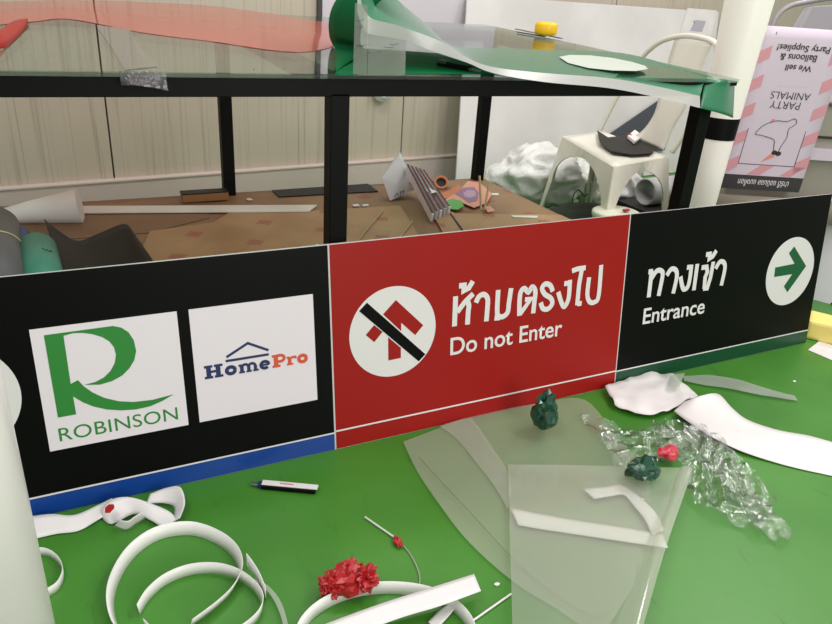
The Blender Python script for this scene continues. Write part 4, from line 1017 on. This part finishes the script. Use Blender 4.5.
flat('short_strip', [(428, 622), (440, 610), (452, 601)], [(436, 630), (448, 617), (458, 605)], M['vinyl'], 'short white strip under the wide straight strip', 'strip', z=.006)
stick(onz(468, 624, .004), onz(511, 594, .004), .0022, M['vinyl'], 'thin white balloon stick lying left of the clear sleeve', 'balloon stick')
st1 = stick(onz(365, 517, .004), onz(394, 537, .004), .0022, M['vinyl'], 'thin white balloon stick with a red knot on the green floor', 'balloon stick')
crumple('red_knot', onz(398, 544, .001), .012, M['redrubber'], None, None, (.8, 1.5, .5), .8, 2.5, 4, 3, parent=st1)
MB().tube(smoothpath([onz(x, y, .003) for x, y in [(397, 540), (408, 551), (416, 565), (420, 580), (415, 594), (408, 606)]], 5), .0016, 8).build('curved_end', M['frost'], st1, smooth=True)
# white ribbon with a red spot
wrb = flat('white_ribbon', [(20, 518), (50, 514), (74, 515), (98, 505), (112, 498)], [(30, 540), (56, 534), (78, 531), (98, 520), (116, 508)], M['vinyl'], 'white ribbon at the foot of the blue band near the white pipe', 'ribbon', za=[.022, .022, .02, .018, .016], zb=[.004, .004, .004, .006, .01], bulge=.0)
rl_ = flat('white_ribbon', [(103, 508), (110, 500), (128, 497), (150, 503), (170, 512), (176, 520)], [(102, 518), (112, 524), (134, 514), (150, 520), (162, 527), (168, 528)], M['vinyl'], 'looped white ribbon with a red spot in front of the blue band', 'ribbon', za=[.022, .034, .038, .032, .02, .01], zb=[.004, .006, .012, .012, .008, .004], bulge=.0)
flat('ribbon_loop', [(150, 494), (166, 488), (180, 487), (185, 502), (180, 518)], [(146, 504), (162, 503), (173, 506), (174, 514), (170, 524)], M['vinyl'], None, None, za=[.02, .03, .04, .03, .02], zb=[.01, .01, .01, .006, .004], parent=rl_)
flat('ribbon_loop', [(114, 526), (126, 530), (136, 524), (146, 518)], [(120, 520), (128, 521), (134, 517), (142, 512)], M['vinyl'], None, None, za=[.004] * 4, zb=[.03] * 4, parent=rl_)
MB().prism([onz(x, y, .046) for x, y in [(105, 508), (109, 504.5), (114, 504.5), (114.5, 508), (110, 513), (105, 513)]], (0, 0, .0008)).build('red_spot', M['redrubber'], rl_)
standing('ribbon_coil', [(30, 556), (46, 556), (58, 563), (64, 575), (60, 588), (50, 596), (30, 604)], .022, M['strip'], 'small curl of white strip just right of the white pipe', 'strip')

# ------------------------------------------------------------------ light and camera
def area(name, loc, size, power, target=None, color=(1, 1, 1)):
    L = bpy.data.lights.new(name, 'AREA'); L.shape = 'RECTANGLE'; L.size, L.size_y = size; L.energy = power; L.color = (1, .95, .935)
    o = bpy.data.objects.new(name, L); COL.objects.link(o); o.location = loc
    if target: o.rotation_euler = (V(target) - V(loc)).to_track_quat('-Z', 'Y').to_euler()
    return o
area('ceiling_tube_or_fill', (-0.8, 0.6, 3.1), (0.35, 1.5), 26)
area('ceiling_tube_or_fill', (2.6, 0.6, 3.1), (0.35, 1.5), 40)
area('ceiling_tube_or_fill', (1.0, 2.5, 3.1), (1.5, 0.35), 32)
area('ceiling_tube_or_fill', (3.9, 2.2, 3.1), (0.35, 1.5), 42)
area('ceiling_tube_or_fill', (1.8, -1.8, 2.9), (1.5, .35), 14, (1, 1.5, .3))  # fill added behind the viewer to lift dim front faces, no known fixture
area('pipe_fill', (1.3, -2.2, 1.5), (1.2, 1.8), 48, (-.15, .75, .3))  # invented fill, aimed at the near pipe to whiten it
wd = bpy.data.worlds.new('room_light'); SC.world = wd; wd.use_nodes = True
bg = wd.node_tree.nodes['Background']; bg.inputs[0].default_value = (1.0, .945, .935, 1); bg.inputs[1].default_value = 0.66

cam = bpy.data.cameras.new('camera'); co = bpy.data.objects.new('camera', cam); COL.objects.link(co); SC.camera = co
cam.sensor_width = 36; cam.sensor_fit = 'HORIZONTAL'; cam.lens = F / 832 * 36; cam.clip_start = 0.02
cx = V((RX[0], RY[0], RZ[0])); cy = -V((RX[1], RY[1], RZ[1])); cz = -V((RX[2], RY[2], RZ[2]))
mw = Matrix((cx, cy, cz)).transposed().to_4x4(); mw.translation = EYE; co.matrix_world = mw
SC.view_settings.view_transform = 'Standard'; SC.view_settings.look = 'None'
SC.view_settings.exposure = 0.0; SC.view_settings.gamma = 1.0; SC.view_settings.use_curve_mapping = False
